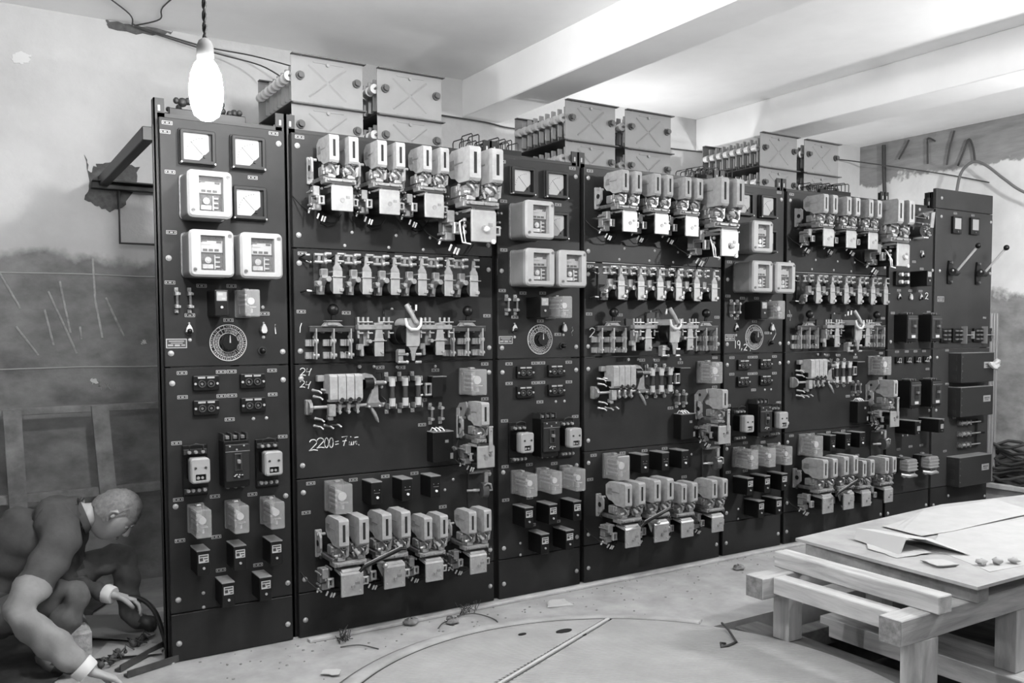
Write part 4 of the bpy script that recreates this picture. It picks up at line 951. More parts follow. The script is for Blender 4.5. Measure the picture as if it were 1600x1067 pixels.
# ---------------------------------------------------------------- resistor banks behind the panels
@device
def resistor_bank():      # origin front-left-bottom of the bank; 0.385 wide, .245 high, .58 deep (towards +y)
    r = empty('resistor_bank'); W, H, L = .385, .24, .57
    for nm, y in (('front_plate', 0), ('back_plate', L)):
        p = MB().wbox(0, W, y, y+.004, 0, H-.002).build(nm, RESP, r); MB().wbox(-.002, W+.01, y-.03, y+.004, H-.007, H-.001, .001).build('top_flange', mat('flange_shade', .1, .6), p)  # flange colour darkened to give the shade under it
        x = MB()
        if y == 0:
            for s in (1, -1):
                a = Vector((W*.5-s*.1, -.001, .035)); b = Vector((W*.5+s*.1, -.001, H-.045)); m2 = (a+b)/2
                for q0, q1 in ((a, a.lerp(m2, .93)), (m2.lerp(b, .07), b)):
                    t = (q1-q0).normalized(); nn = Vector((-t.z, 0, t.x))*.006
                    vs = [q0-nn, q0+Vector((0, -.003, 0)), q0+nn, q1-nn, q1+Vector((0, -.003, 0)), q1+nn]
                    x.add(vs, [(0, 1, 4, 3), (1, 2, 5, 4), (0, 2, 1), (3, 4, 5)])
            x.wbox(W*.3, W*.72, -.003, .0, H-.03, H-.024).wbox(W*.3, W*.72, -.002, .0, .01, .014)
            x.build('pressed_rib', RESP, p)
            for xx in (.045, W-.035):
                MB().ycyl(xx, H*.56, 0, .012, .022, n=18).ycyl(xx, H*.56, .012, .03, .015, n=14).build('rod_nut', mat('rod_nut_dark', .07, .5), p)
            MB().ycyl(W*.5, H-.035, 0, .01, .009, n=8).ycyl(.05, H-.003, -.01, .012, .006).build('plate_screw', GREYM, p)
    for i in range(8):
        y = .05+.068*i
        e = MB()
        for j in range(7): e.wbox(.03+.05*j, .062+.05*j, y, y+.012, .04, H-.03, .002)
        e.wbox(.03, W-.02, y, y+.012, H*.5-.008, H*.5+.008)
        e.build('resistor_element', RESE, r)
    for xx in (.0, W-.02):
        for i in range(8): MB().cyl((xx, -(.03+.068*i), H*.56), (xx, -(.072+.068*i), H*.56), .026, .022, n=12).build('insulator', PORC, r)
        MB().cyl((xx, 0, H*.56), (xx, -L, H*.56), .006, n=6).build('tie_rod', STEELD, r)
    MB().wbox(0, W, 0, L, .0, .004).build('bottom_tray', DARK, r)
    return r
for kk in ('B1', 'B2', 'B3'):
    nmn = {'B1': 'left', 'B2': 'middle', 'B3': 'right'}[kk]
    for j, x in enumerate((.12, .587)):
        for q, z in enumerate((2.632, 2.388)):
            if kk == 'B1' or True:
                o = put('resistor_bank', X0[kk]+x, z, f'{("upper","lower")[q]} {("left","right")[j]} cross-ribbed resistor crate behind the {nmn} wide panel', 'resistor', 'resistor crates above the panels', y=.35)
    sp = empty('crate_support', (X0[kk], 0, 0)); tag(sp, f'dark iron angles carrying the resistor crates behind the {nmn} wide panel', 'rail', 'crate supports')
    for y in (.37, .9): MB().wbox(0, 1.08, y, y+.04, 2.345, 2.383, .002).build('cross_angle', FRAME, sp)
    for x in (.02, 1.03): MB().wbox(x, x+.04, .095, 1.45, 2.305, 2.342, .002).build('side_angle', FRAME, sp); 
    for x in (.02, 1.03): MB().wbox(x, x+.04, 1.2, 1.24, 0, 2.303, .002).build('upright', FRAME, sp)
# terminal racks on top of the narrow panels
def rack(key, x0_, lab, seed):
    rn = random.Random(seed); r = empty('terminal_rack', (X0[key]+x0_, .12, 2.425)); tag(r, lab, 'terminals', 'terminal racks on top')
    MB().wbox(0, .36, -.02, .2, -.004, .0).build('shelf', FRAME, r)
    for i in range(2):
        y = .02+.1*i; MB().wbox(.01, .35, y, y+.03, 0, .05, .003).build('strip', BLACK, r)
        w_ = MB()
        for j in range(8):
            x = .03+.042*j; h_ = .085+rn.random()*.03
            if key == 'A1': w_.ball(x+rn.uniform(-.02, .02), -(y+.01), .055+rn.random()*.04, rn.uniform(.012, .024), 7, 5)
            else: w_.tube([(x, y, .05), (x, y, h_-.008), (x, y+.008, h_), (x, y+.11, h_+.004), (x, y+.12, h_-.006), (x, y+.12, .06)], .0034, 5)
        w_.build('bent_wire', DARK, r)
    return r
rack('A1', .06, 'dark clump of terminals and wires on top behind the bulb', 1)
rack('A2', -.1, 'rack of bent wires on top of the middle narrow panel', 2)
rack('A3', -.12, 'rack of bent wires on top of the third narrow panel', 3)
rack('B3', .5, 'low rack of dark terminals on top at the right wide panel end', 4)
# ---------------------------------------------------------------- hanging bulb
pb = empty('pendant_bulb', (-.036, -1.0, 2.17)); tag(pb, 'glowing bare bulb hanging on a twisted cord at upper left', 'lamp')
BULBM = mat('bulb_glow', .9, .3, emis=BULB)
g = MB(); prof = [(.0, .0), (.02, .004), (.04, .02), (.05, .05), (.054, .08), (.053, .12), (.048, .155), (.036, .185), (.024, .2)]
n = 24; g.loft([[(r_*math.cos(2*PI*i/n)+.001, r_*math.sin(2*PI*i/n), z) for i in range(n)] for r_, z in prof], sm=True); g.build('bulb_glass', BULBM, pb)
s = MB(); prof = [(.022, .195), (.026, .2), (.028, .215), (.027, .245), (.02, .262), (.009, .27), (.006, .272)]
s.loft([[(r_*math.cos(2*PI*i/n), r_*math.sin(2*PI*i/n), z) for i in range(n)] for r_, z in prof], sm=True); s.build('socket', mat('socket_cloth', .12, .8), pb)
for ph in (0, PI):
    MB().tube([(.0042*math.cos(ph+i*.55), .0042*math.sin(ph+i*.55), .27+i*.00675) for i in range(121)], .0042, 5).build('cord', BLACK, pb)
# ---------------------------------------------------------------- back wall details
wb = bpy.data.objects['wall_back']
PATCH = mat('dark_patch', .11, .95, noise=.35, scale=20, bump=.6)
def blob(pts, y0, y1, seed):
    rn = random.Random(seed); P = []
    for i in range(len(pts)):
        a = Vector(pts[i]); b = Vector(pts[(i+1) % len(pts)])
        for k in range(5): q = a.lerp(b, k/5); P.append((q.x+rn.uniform(-.008, .008), q.y+rn.uniform(-.008, .008)))
    return MB().prism(P, -y0, -y1)
for pts, sd in (([(-.12, 2.47), (-.1, 2.38), (-.06, 2.43), (.052, 2.46), (.16, 2.43), (.13, 2.3), (.07, 2.19), (.0, 2.17), (-.07, 2.19), (-.14, 2.23), (-.1, 2.3)], 1), ([(.0, 3.249), (.16, 3.245), (.37, 3.249), (.36, 3.235), (.25, 3.2), (.02, 3.2)], 2)):
    blob(pts, 1.494, 1.502, sd).build('plaster_patch', PATCH, wb)
RIDGE = mat('mortar_ridge', .4, .9, noise=.3, scale=30)
rd = [((-.66, 2.0), (-.467, 1.604)), ((-.329, 1.702), (-.25, 1.5), (-.194, 1.352)), ((-.27, 1.76), (-.223, 1.469)), ((-.491, 1.505), (-.387, 1.345)), ((-.098, 1.9), (-.09, 1.65), (-.058, 1.439)), ((-.036, 1.671), (.055, 1.449)), ((-.173, 1.505), (-.169, 1.432)), ((-.35, 1.6), (-.31, 1.4))]
for q in rd: MB().tube([(a, 1.498, b) for a, b in q], .007, 6).build('mortar_ridge', RIDGE, wb)
for z in (1.8, 1.271): MB().tube([(XL+.05+i*.3, 1.499, z+.004*math.sin(i*2.1)) for i in range(18)], .0045, 5).build('board_joint_line', mat('joint_line', .42, .9), wb)
MB().tube([(-.08, 1.497, 1.19), (-.085, 1.497, 1.16), (-.065, 1.497, 1.165)], .0025, 4).tube([(-.068, 1.497, 1.19), (-.072, 1.497, 1.14)], .0025, 4).tube([(-.05, 1.497, 1.18), (-.025, 1.497, 1.14)], .0025, 4).tube([(-.025, 1.497, 1.18), (-.05, 1.497, 1.14)], .0025, 4).tube([(.0, 1.497, 1.185), (.005, 1.497, 1.145)], .0025, 4).build('chalk_mark', mat('faint_chalk', .35, .9), wb)
LSP = mat('light_plaster_spot', .72, .9)
for pts, sd in (([(-.13, 1.2), (-.1, 1.205), (-.09, 1.185), (-.12, 1.175)], 5), ([(-.46, 2.98), (-.42, 3.0), (-.38, 2.99), (-.385, 2.95), (-.43, 2.93), (-.47, 2.945)], 6), ([(.15, 1.42), (.17, 1.43), (.175, 1.41), (.155, 1.4)], 7)):
    blob(pts, 1.495, 1.501, sd).build('plaster_spot', LSP, wb)
br = empty('wall_bracket', (0, 0, 0)); tag(br, 'dark iron brace from the panel top to a bar on the stained wall', 'bracket')
MB().wbox(-.06, -.012, .05, 1.5, 2.3, 2.36, .003).build('brace', FRAME, br)
MB().wbox(-.1, .3, 1.44, 1.49, 2.285, 2.325, .003).wbox(-.1, .3, 1.38, 1.44, 2.32, 2.326).build('wall_bar', FRAME, br)
MB().tube([(.045, 1.47, 2.285), (.045, 1.47, 1.985), (.3, 1.47, 1.985)], .008).build('thin_pipe', mat('thin_pipe', .06, .6), br)
LINE = mat('wire_dark', .05, .6)
def wire(name, pts, r, label, m=LINE, group=None, cat='wire'):
    P = [Vector(p) for p in pts]; Q = []
    for i in range(len(P)-1):
        p0, p1, p2, p3 = P[max(i-1, 0)], P[i], P[i+1], P[min(i+2, len(P)-1)]
        for k in range(6):
            t = k/6; Q.append(.5*((2*p1)+(-p0+p2)*t+(2*p0-5*p1+4*p2-p3)*t*t+(-p0+3*p1-3*p2+p3)*t**3))
    Q.append(P[-1]); return tag(MB().tube(Q, r, 6).build(name, m), label, cat, group)
wire('wire', [(.14, 1.46, 3.24), (.218, 1.46, 3.222), (.54, 1.46, 3.178), (.78, 1.3, 3.12), (.95, 1.0, 3.0), (.9, .8, 2.93)], .0045, 'upper dark wire sagging from ceiling edge to the first resistor crate')
wire('wire', [(.15, 1.46, 3.23), (.35, 1.46, 3.19), (.6, 1.4, 3.13), (.8, 1.2, 3.04), (.88, .95, 2.9)], .0045, 'lower dark wire sagging from ceiling edge to the first resistor crate')
wire('wire', [(.14, 1.46, 3.235), (.1, 1.3, 3.24), (-.1, 1.0, 3.243), (-.3, .6, 3.246)], .004, 'wire end on the ceiling leading left from the dark strip')
wire('wire', [(.16, 1.46, 3.235), (.26, 1.3, 3.24), (.24, 1.1, 3.243), (.3, .7, 3.246)], .004, 'wire end on the ceiling leading right from the dark strip')
wire('wire', [(1.75, 1.47, 2.99), (2.1, 1.47, 2.975), (2.49, 1.47, 2.969), (2.71, 1.46, 2.95), (3.3, 1.46, 2.962), (4.5, 1.46, 2.972), (5.75, 1.46, 3.03), (6.29, 1.45, 3.08), (6.6, 1.3, 3.05), (6.74, .6, 2.85), (6.745, .2, 2.72)], .006, 'long dark wire along the back wall under the ceiling beams')
wire('drain_pipe', [(6.74, 1.22, 3.22), (6.74, 1.21, 2.9), (6.735, 1.18, 2.5), (6.735, 1.18, 2.2)], .017, 'thin dark upright pipe on the end wall under the ceiling', cat='pipe')
for i, (x, p) in enumerate([(0, [(1.06, 3.06), (1.0, 3.15), (.96, 3.22)]), (1, [(.77, 2.97), (.774, 3.12), (.77, 3.2), (.7, 3.16)]), (2, [(.585, 2.93), (.56, 3.08), (.52, 3.22)]), (3, [(.483, 2.905), (.44, 3.0), (.39, 3.12), (.35, 3.05), (.33, 2.93)])]):
    wire('bent_rod', [(6.745, a, b) for a, b in p], .008, f'{ORD[i]} bent iron rod from left on the dark top strip of the end wall', group='bent rods on the end wall', cat='rod')
wire('thick_cable', [(6.6, .42, 2.45), (6.6, .399, 2.666), (6.6, .36, 2.82), (6.6, .26, 2.89), (6.6, .15, 2.845), (6.6, -.01, 2.704), (6.6, -.17, 2.577), (6.6, -.5, 2.4)], .012, 'thick grey cable arching behind the end panel to the right', m=mat('cable_grey', .14, .6), cat='cable')
# timber frame leaning at the back wall on the left
WOODD = mat('old_timber', .24, .85, noise=.35, scale=9, bump=.3)
tf = empty('timber_barrier', (0, 1.3, 0)); tag(tf, 'old timber barrier with two posts standing by the back wall at left', 'frame')
MB().wbox(-1.6, .5, 0, .05, 1.03, 1.068, .003).build('rail', WOODD, tf)
MB().wbox(-1.6, .5, 0, .05, .555, .605, .003).build('rail', WOODD, tf)
def leaning(x0, x1, z0, z1, w_):
    return MB().loft([[(x1, -.035, z1), (x1+w_, -.035, z1), (x1+w_, 0, z1), (x1, 0, z1)], [(x0, -.04, z0), (x0+w_, -.04, z0), (x0+w_, 0, z0), (x0, 0, z0)]])
leaning(-.56, -.575, .54, 1.06, .085).build('post', WOODD, tf); leaning(-.12, -.152, .56, 1.065, .085).build('post', WOODD, tf); leaning(-1.1, -1.12, .0, 1.06, .085).build('post', WOODD, tf)
leaning(-1.55, -1.55, .0, .56, .07).build('post', WOODD, tf); leaning(.4, .4, .0, .56, .07).build('post', WOODD, tf)
rn = random.Random(21)
JUNK = mat('scrap_iron', .05, .6, noise=.4, scale=15)
for i in range(7):
    m_ = MB(); p = [(rn.uniform(-.25, 0), rn.uniform(-.1, .1), rn.uniform(.01, .2))]
    for k in range(5): p.append((p[-1][0]+rn.uniform(.02, .12), p[-1][1]+rn.uniform(-.08, .08), max(.015, p[-1][2]+rn.uniform(-.1, .12))))
    m_.tube(p, rn.uniform(.008, .016), 7); m_.wbox(p[2][0], p[2][0]+.06, p[2][1], p[2][1]+.05, p[2][2], p[2][2]+.03, .004)
    tag(m_.build('scrap_piece', JUNK, None, (-.75+.07*i, 1.05+.05*(i % 3), .0+.05*(i % 4))), 'bent scrap iron in the heap under the timber frame at left', 'scrap', 'scrap heap at left')
# conduits and coil pile by the end wall
for i in range(9):
    cx, z = 6.66, .14+.045*i; p = [(cx+.06*math.cos(a*.5+i), -.12+(.2+.03*math.sin(i*2))*math.cos(a*.52), z+.03*math.sin(a*1.3+i)) for a in range(13)]
    tag(MB().tube(p, .014, 6).build('cable_coil', mat('coil_dark', .035, .6) if i % 2 else JUNK), 'dark coiled cable in the pile on the step by the end wall', 'cable', 'coiled cable pile at right')
tag(MB().wbox(6.56, 6.62, -.9, .3, .13, .17, .004).build('wood_batten', mat('pale_timber', .42, .8, noise=.25, scale=8, bump=.2)), 'pale batten along the step in front of the coiled cables', 'plank')
# ---------------------------------------------------------------- round floor cover
DISK = mat('ribbed_steel_plate', .28, .7, noise=.14, scale=4, bump=.05)
cx, cy, R = 1.36, -1.568, 1.15
A = Vector((1.932, -.623)); Bv = Vector((1.132, -.984)); dr = (A-Bv).normalized(); nr = Vector((-dr.y, dr.x))
rc = empty('round_floor_cover', (cx, cy, 0)); tag(rc, 'large round ribbed cover plate in two pieces on the floor', 'floor cover')
def disc_part(side, zt):
    P = []; N = 160
    for i in range(N):
        a = 2*PI*i/N; p = Vector((cx+R*math.cos(a), cy+R*math.sin(a)))
        if ((p-Bv).dot(nr))*side > .006: P.append((p.x-cx, p.y-cy))
    # rotate start so the arc is contiguous
    k = max(range(len(P)), key=lambda i: (Vector(P[i])-Vector(P[i-1])).length); P = P[k:]+P[:k]
    return MB().prism(P, -.0, zt, 'z')
for side, z in ((1, .011), (-1, .012)):
    m_ = disc_part(side, z); o = m_.build('cover_plate', DISK, rc)
    rb = MB(); ra = math.radians(-20)
    for i in range(-60, 61):                      # raised ribs across the plate
        off = i*.019; h = math.sqrt(max(0, (R-.02)**2-off**2)); ux, uy = math.cos(ra), math.sin(ra); px_, py_ = -uy*off, ux*off
        # clip to this side of the joint
        t0, t1 = -h, h; q0 = (Vector((cx+px_, cy+py_))-Bv).dot(nr); q1 = Vector((ux, uy)).dot(nr)
        tc_ = (.02*side-q0)/q1
        if (q1 > 0) == (side > 0): t0 = max(t0, tc_)
        else: t1 = min(t1, tc_)
        if t1-t0 < .02: continue
        w2 = .004; vs = [(px_+ux*t0-uy*s_*w2, py_+uy*t0+ux*s_*w2, z) for s_ in (-1, 1)]+[(px_+ux*t1-uy*s_*w2, py_+uy*t1+ux*s_*w2, z) for s_ in (-1, 1)]+[(px_+ux*t0, py_+uy*t0, z+.0022), (px_+ux*t1, py_+uy*t1, z+.0022)]
        rb.add(vs, [(0, 2, 5, 4), (1, 4, 5, 3), (0, 4, 1), (2, 3, 5)])
    rb.build('plate_ribs', DISK, o)['kind'] = 'stuff'
jb = MB(); half = 1.12
c0 = Vector((cx, cy)); tm = (c0-Bv).dot(dr); base = Bv+dr*tm; hh = math.sqrt(R*R-(c0-base).length**2)
e0, e1 = base-dr*(hh-.02), base+dr*(hh-.01)
vs = []
for p in (e0, e1):
    for s_, z in ((-.012, .012), (-.012, .019), (.0, .022), (.006, .018), (.006, .012)): q_ = p+nr*s_; vs.append((q_.x-cx, q_.y-cy, z))
jb.add(vs, [(0, 1, 2, 3, 4), (5, 9, 8, 7, 6)]+[(i, i+5, (i+1) % 5+5, (i+1) % 5) for i in range(5)]); jb.build('joint_strip', mat('strip_steel', .4, .6), rc)
for x, y, rx, ry in ((1.684, -.629, .045, .022), (1.73, -.722, .02, .012), (1.49, -.557, .022, .012)):
    P = [(x-cx+rx*math.cos(2*PI*i/20), y-cy+ry*math.sin(2*PI*i/20)) for i in range(20)]
    MB().prism(P, .0125, .0155, 'z').build('lifting_hole', SLOT, rc)
hook = MB().tube([(2.213, -1.176, .014), (2.17, -1.19, .03), (2.16, -1.2, .015), (2.2, -1.21, .018), (2.26, -1.2, .02), (2.29, -1.12, .05), (2.31, -1.06, .06), (2.33, -1.05, .045)], .006, 6)
tag(hook.build('wire_hook', JUNK), 'small bent wire hook lying on the round cover at right', 'hook')
# raised concrete rim at the cover and dusty ledge before the panels
gp = MB(); ring_ = [[((R+q)*math.cos(math.radians(a_))+cx, (R+q)*math.sin(math.radians(a_))+cy, z_) for q, z_ in ((.0005, .0), (.0005, .0105), (.009, .0105), (.009, .0))] for a_ in range(35, 185, 3)]
gp.loft(ring_); struct('trim_4', gp, mat('gap_shade', .02, .95))  # dark ring painted as the shaded gap round the cover
rim = MB(); P = []
for i in range(60):
    a = math.radians(35+i*2.3); P.append((cx+(R+.05)*math.cos(a), cy+(R+.05)*math.sin(a)))
rg = []
for k, (px_, py_) in enumerate(P):
    d = Vector((px_-cx, py_-cy)).normalized(); rg.append([(px_-d.x*.038, py_-d.y*.038, .0), (px_-d.x*.034, py_-d.y*.034, .016), (px_+d.x*.03, py_+d.y*.03, .012), (px_+d.x*.06, py_+d.y*.06, .0)])
rim.loft(rg, sm=True); struct('trim_3', rim, FLOORM)
tag(MB().wbox(.6, 5.0, -.09, -.05, 0, .016, .003).build('floor_batten', mat('dusty_batten', .38, .9, noise=.2, scale=10)), 'thin dusty batten lying along the foot of the panels', 'batten')
tag(MB().wbox(5.1, 6.2, -.16, -.12, 0, .014, .003).build('floor_batten', mat('dusty_batten', .38, .9)), 'short batten lying before the tall end panel', 'batten')
# ---------------------------------------------------------------- pit timbers and bench
PALE = mat('sawn_timber', .4, .8, noise=.32, scale=9, bump=.35, stretch=(.25, 1.6, 2.2))
PALEY = mat('sawn_timber_cross', .42, .8, noise=.3, scale=9, bump=.35, stretch=(1.6, .25, 2.2))
PALEZ = mat('sawn_timber_upright', .42, .8, noise=.3, scale=9, bump=.35, stretch=(1.8, 1.8, .3))
END = mat('end_grain', .2, .9, noise=.4, scale=30, bump=.4)
PALE2 = mat('sawn_timber_grey', .11, .85, noise=.4, scale=8, bump=.3, stretch=(1.6, .3, 2))
def planked(name, x0, x1, y0, y1, z0, z1, label, m, group=None, cat='timber', rz=0.):
    xm, ym = (x0+x1)/2, (y0+y1)/2
    o = MB().wbox(x0-xm, x1-xm, y0-ym, y1-ym, 0, z1-z0, .004).build(name, m, None, (xm, ym, z0)); o.rotation_euler[2] = rz; return tag(o, label, cat, group)
planked('sleeper', 2.46, 2.62, -2.6, -1.0, -.12, -.002, 'timber sleeper in the pit under the left bench legs', PALE2)
planked('sleeper', 2.78, 2.86, -2.7, -1.0, -.2, -.1, 'narrow timber deep in the pit under the bench', PALE2)
planked('sleeper', 3.1, 3.42, -2.8, -1.0, -.16, -.06, 'wide pale plank across the pit beyond the bench end', PALEY)
planked('sleeper', 3.62, 3.74, -2.8, -1.0, -.16, -.05, 'second plank across the pit beyond the bench end', PALE2)
planked('sleeper', 2.55, 4.6, -1.06, -.97, -.2, -.1, 'long steel-edged timber along the near side of the floor edge', PALE2)
planked('sleeper', 4.4, 4.8, -2.8, -1.0, -.14, -.06, 'broad board across the pit at far right', PALE)
planked('sleeper', 2.05, 2.35, -2.6, -1.1, -.3, -.2, 'board lying at the bottom of the pit left end', PALE2)
MBk = MB().wbox(-.04, .04, -.03, .03, 0, .07, .004).build('timber_block', PALE2, None, (2.7, -1.42, -.2)); tag(MBk, 'small timber block standing in the pit behind the sleeper', 'block')
bn = empty('timber_bench', (2.32, -2.0, 0)); tag(bn, 'low rough trestle bench of square timbers over the pit', 'bench')
MB().wbox(0, 2.6, .7, .8, .23, .33, .004).build('long_rail', PALE, bn)
MB().wbox(0, 2.6, 0, .1, .225, .33, .004).build('long_rail', PALE, bn)
MB().wbox(.07, .15, .1, .7, .25, .328, .004).build('cross_rail', PALEY, bn)
for y0_, z0_ in ((.702, .232), (.002, .227)): MB().wbox(-.0015, .0, y0_, y0_+.096, z0_, .328).build('sawn_end', END, bn)
for x in (.2, .9, 2.3): 
    MB().wbox(x-.02, x+.075, .7, .795, 0 if x < .3 else -.058, .23, .003).build('leg', PALEZ, bn)
    MB().wbox(x-.06, x+.05, .0, .098, 0 if x < .3 else -.058, .225, .003).build('leg', PALEZ, bn)
planked('square_timber', 2.52, 2.605, -2.04, -1.18, .331, .405, 'loose square timber lying across the bench rails', PALEY, rz=-.03)
planked('square_timber', 2.78, 2.86, -2.04, -1.16, .331, .405, 'timber under the left edge of the table sheet', WOODD)
planked('square_timber', 3.75, 3.85, -2.05, -1.16, .331, .405, 'timber under the middle of the table sheet', WOODD)
planked('square_timber', 4.6, 4.7, -2.05, -1.16, .331, .405, 'timber under the far edge of the table sheet', WOODD)
SHEET = mat('plywood_sheet', .33, .85, noise=.18, scale=5, bump=.15)
pts = [(2.72, -2.07), (4.95, -2.1), (5.0, -1.12), (4.2, -1.0), (3.3, -1.06), (2.78, -1.1)]
tag(MB().prism(pts, .406, .42, 'z').build('table_sheet', SHEET), 'rough worn sheet forming the table top on the bench', 'board')
PAPER = mat('paper', .4, .8, noise=.06, scale=10)
def paper(name, pts, z, label, seed=0, m=PAPER, th=.0015, wv=.006, cat='paper'):
    # a fan-subdivided slightly wavy sheet with thickness
    rn = random.Random(seed); c = Vector((sum(p[0] for p in pts)/len(pts), sum(p[1] for p in pts)/len(pts))); P = []
    for i in range(len(pts)):
        a = Vector(pts[i]); b = Vector(pts[(i+1) % len(pts)])
        for k in range(4): q = a.lerp(b, k/4); P.append(q+Vector((rn.uniform(-.006, .006), rn.uniform(-.006, .006))))
    rings = []
    for s_ in (1, .8, .6, .4, .2, .02):
        rings.append([((c+(p-c)*s_).x, (c+(p-c)*s_).y, z+wv*(1+math.sin(7*p.x*s_+3*p.y+seed))*(.4+.6*s_)) for p in P])
    m_ = MB(); m_.loft(rings, cap=True, sm=True); m_.loft([[(x, y, q-th) for x, y, q in r_] for r_ in rings][::-1], cap=True, sm=True)
    m_.loft([[(x, y, q-th) for x, y, q in rings[0]], rings[0]], cap=False); return tag(m_.build(name, m), label, cat)
paper('torn_board', [(2.98, -1.98), (3.9, -2.04), (4.3, -1.5), (3.5, -1.42), (3.15, -1.6)], .421, 'large pale torn board lying on the near half of the sheet', 1, wv=.002, th=.003, cat='board')
paper('paper_sheet', [(3.3, -1.45), (4.4, -1.45), (4.6, -1.1), (3.9, -1.08), (3.35, -1.2)], .424, 'broad sheet of white paper at back of the table', 2, m=PAPER, wv=.004)
paper('paper_scrap', [(2.85, -1.62), (3.05, -1.66), (3.1, -1.42), (2.98, -1.36), (2.88, -1.45)], .421, 'torn paper scrap near left edge of the table sheet', 3)
paper('paper_scrap', [(2.84, -1.82), (2.95, -1.86), (2.98, -1.76), (2.88, -1.72)], .421, 'small paper scrap between the torn scrap and table front', 6)
# folded card: upright flap and lying flap
fc = MB(); a0, a1, b0, b1 = (2.95, -1.33, .43), (2.86, -1.56, .425), (3.13, -1.44, .43), (2.96, -1.68, .424)
fc.loft([[(2.97, -1.30, .43), (2.9, -1.6, .425), (2.903, -1.6, .425), (2.973, -1.30, .43)], [(3.02, -1.28, .475), (2.97, -1.585, .492), (2.973, -1.585, .492), (3.023, -1.28, .475)], [(3.09, -1.33, .47), (3.06, -1.62, .482), (3.06, -1.622, .48), (3.09, -1.332, .468)], [(3.3, -1.5, .43), (3.16, -1.78, .428), (3.16, -1.782, .426), (3.3, -1.502, .428)]])
tag(fc.build('folded_card', mat('card', .45, .8)), 'folded pale card standing half open on the table', 'card')
for i, (x, y) in enumerate(((3.12, -1.93), (3.2, -1.96), (3.05, -1.9))):
    m_ = MB().ball(0, 0, .012, .022, 8, 5, .6); rn = random.Random(i); m_.v = [(a+rn.uniform(-.008, .008), b+rn.uniform(-.008, .008), c+rn.uniform(-.003, .004)) for a, b, c in m_.v]
    tag(m_.build('paper_crumb', PAPER, None, (x, y, .426)), f'{("middle","rightmost","leftmost")[i]} of three crumpled bits of paper near the front edge of the sheet', 'paper', 'crumpled bits on the sheet')
tag(MB().cyl((5.25, .5, .07), (6.5, .36, .07), .07, .075, n=18).build('canvas_roll', mat('canvas', .33, .9, noise=.25, scale=8, bump=.3)), 'long roll lying on the floor at far right by the end panel', 'roll')
# debris on the ledge
rn = random.Random(17)
DEB = [((1.43, -.1), 'tuft of tangled wire scrap against the panel foot, centre', 1), ((1.12, -.1), 'crumpled scrap with paper at the foot of the left wide panel', 2), ((.74, -.14), 'tangle of thin wires at the left end of the ledge', 1), ((1.3, -.2), 'dark crumpled scrap below the left wide panel', 2), ((3.25, -.28), 'dried leaf-like scrap on the floor before the middle wide panel', 2)]
for (x, y), lab, kd in DEB:
    if kd == 1:
        m_ = MB()
        for k in range(9):
            p = [(rn.uniform(-.04, .04), rn.uniform(-.03, .03), .004)]
            for q_ in range(5): p.append((p[-1][0]+rn.uniform(-.03, .03), p[-1][1]+rn.uniform(-.03, .03), abs(rn.uniform(.004, .06))))
            m_.tube(p, .0022, 4)
        tag(m_.build('wire_tangle', JUNK, None, (x, y, 0)), lab, 'wire')
    else:
        m_ = MB().ball(0, 0, .012, .035, 9, 6, .5); m_.v = [(a+rn.uniform(-.014, .014), b+rn.uniform(-.014, .014), max(.001, c+rn.uniform(-.004, .008))) for a, b, c in m_.v]
        tag(m_.build('crumpled_scrap', mat('scrap_grey', .2, .9, noise=.4, scale=30), None, (x, y, 0)), lab, 'scrap')
wire('loose_wire', [(1.2, -.24, .004), (1.25, -.2, .012), (1.32, -.17, .006), (1.38, -.16, .02)], .003, 'short dark wire on the ledge left of centre')
wire('loose_wire', [(1.36, -.14, .01), (1.45, -.17, .015), (1.5, -.3, .006), (1.42, -.43, .005)], .003, 'curved dark wire running down from the ledge to the round cover')
wire('loose_wire', [(.7, -.22, .004), (.78, -.26, .01), (.84, -.34, .004)], .0028, 'thin wire at the left of the ledge')
paper('paper_scrap', [(1.84, -.26), (1.98, -.3), (2.0, -.2), (1.9, -.17)], .002, 'square scrap of paper on the ledge, middle', 4)
paper('paper_scrap', [(.5, -.5), (.56, -.55), (.6, -.5), (.54, -.46)], .002, 'small white scrap at the lower left of the ledge', 5)
m_ = MB()
for i in range(260):
    x = rn.uniform(.1, 5.4); y = -.03-abs(rn.gauss(0, .25)); m_.ball(x, -y, .001, rn.uniform(.0015, .008), 5, 3, .6)
tag(m_.build('grit', mat('grit_grey', .2, .9)), 'grit and crumbs scattered on the dusty ledge before the panels', 'grit', kind='stuff')
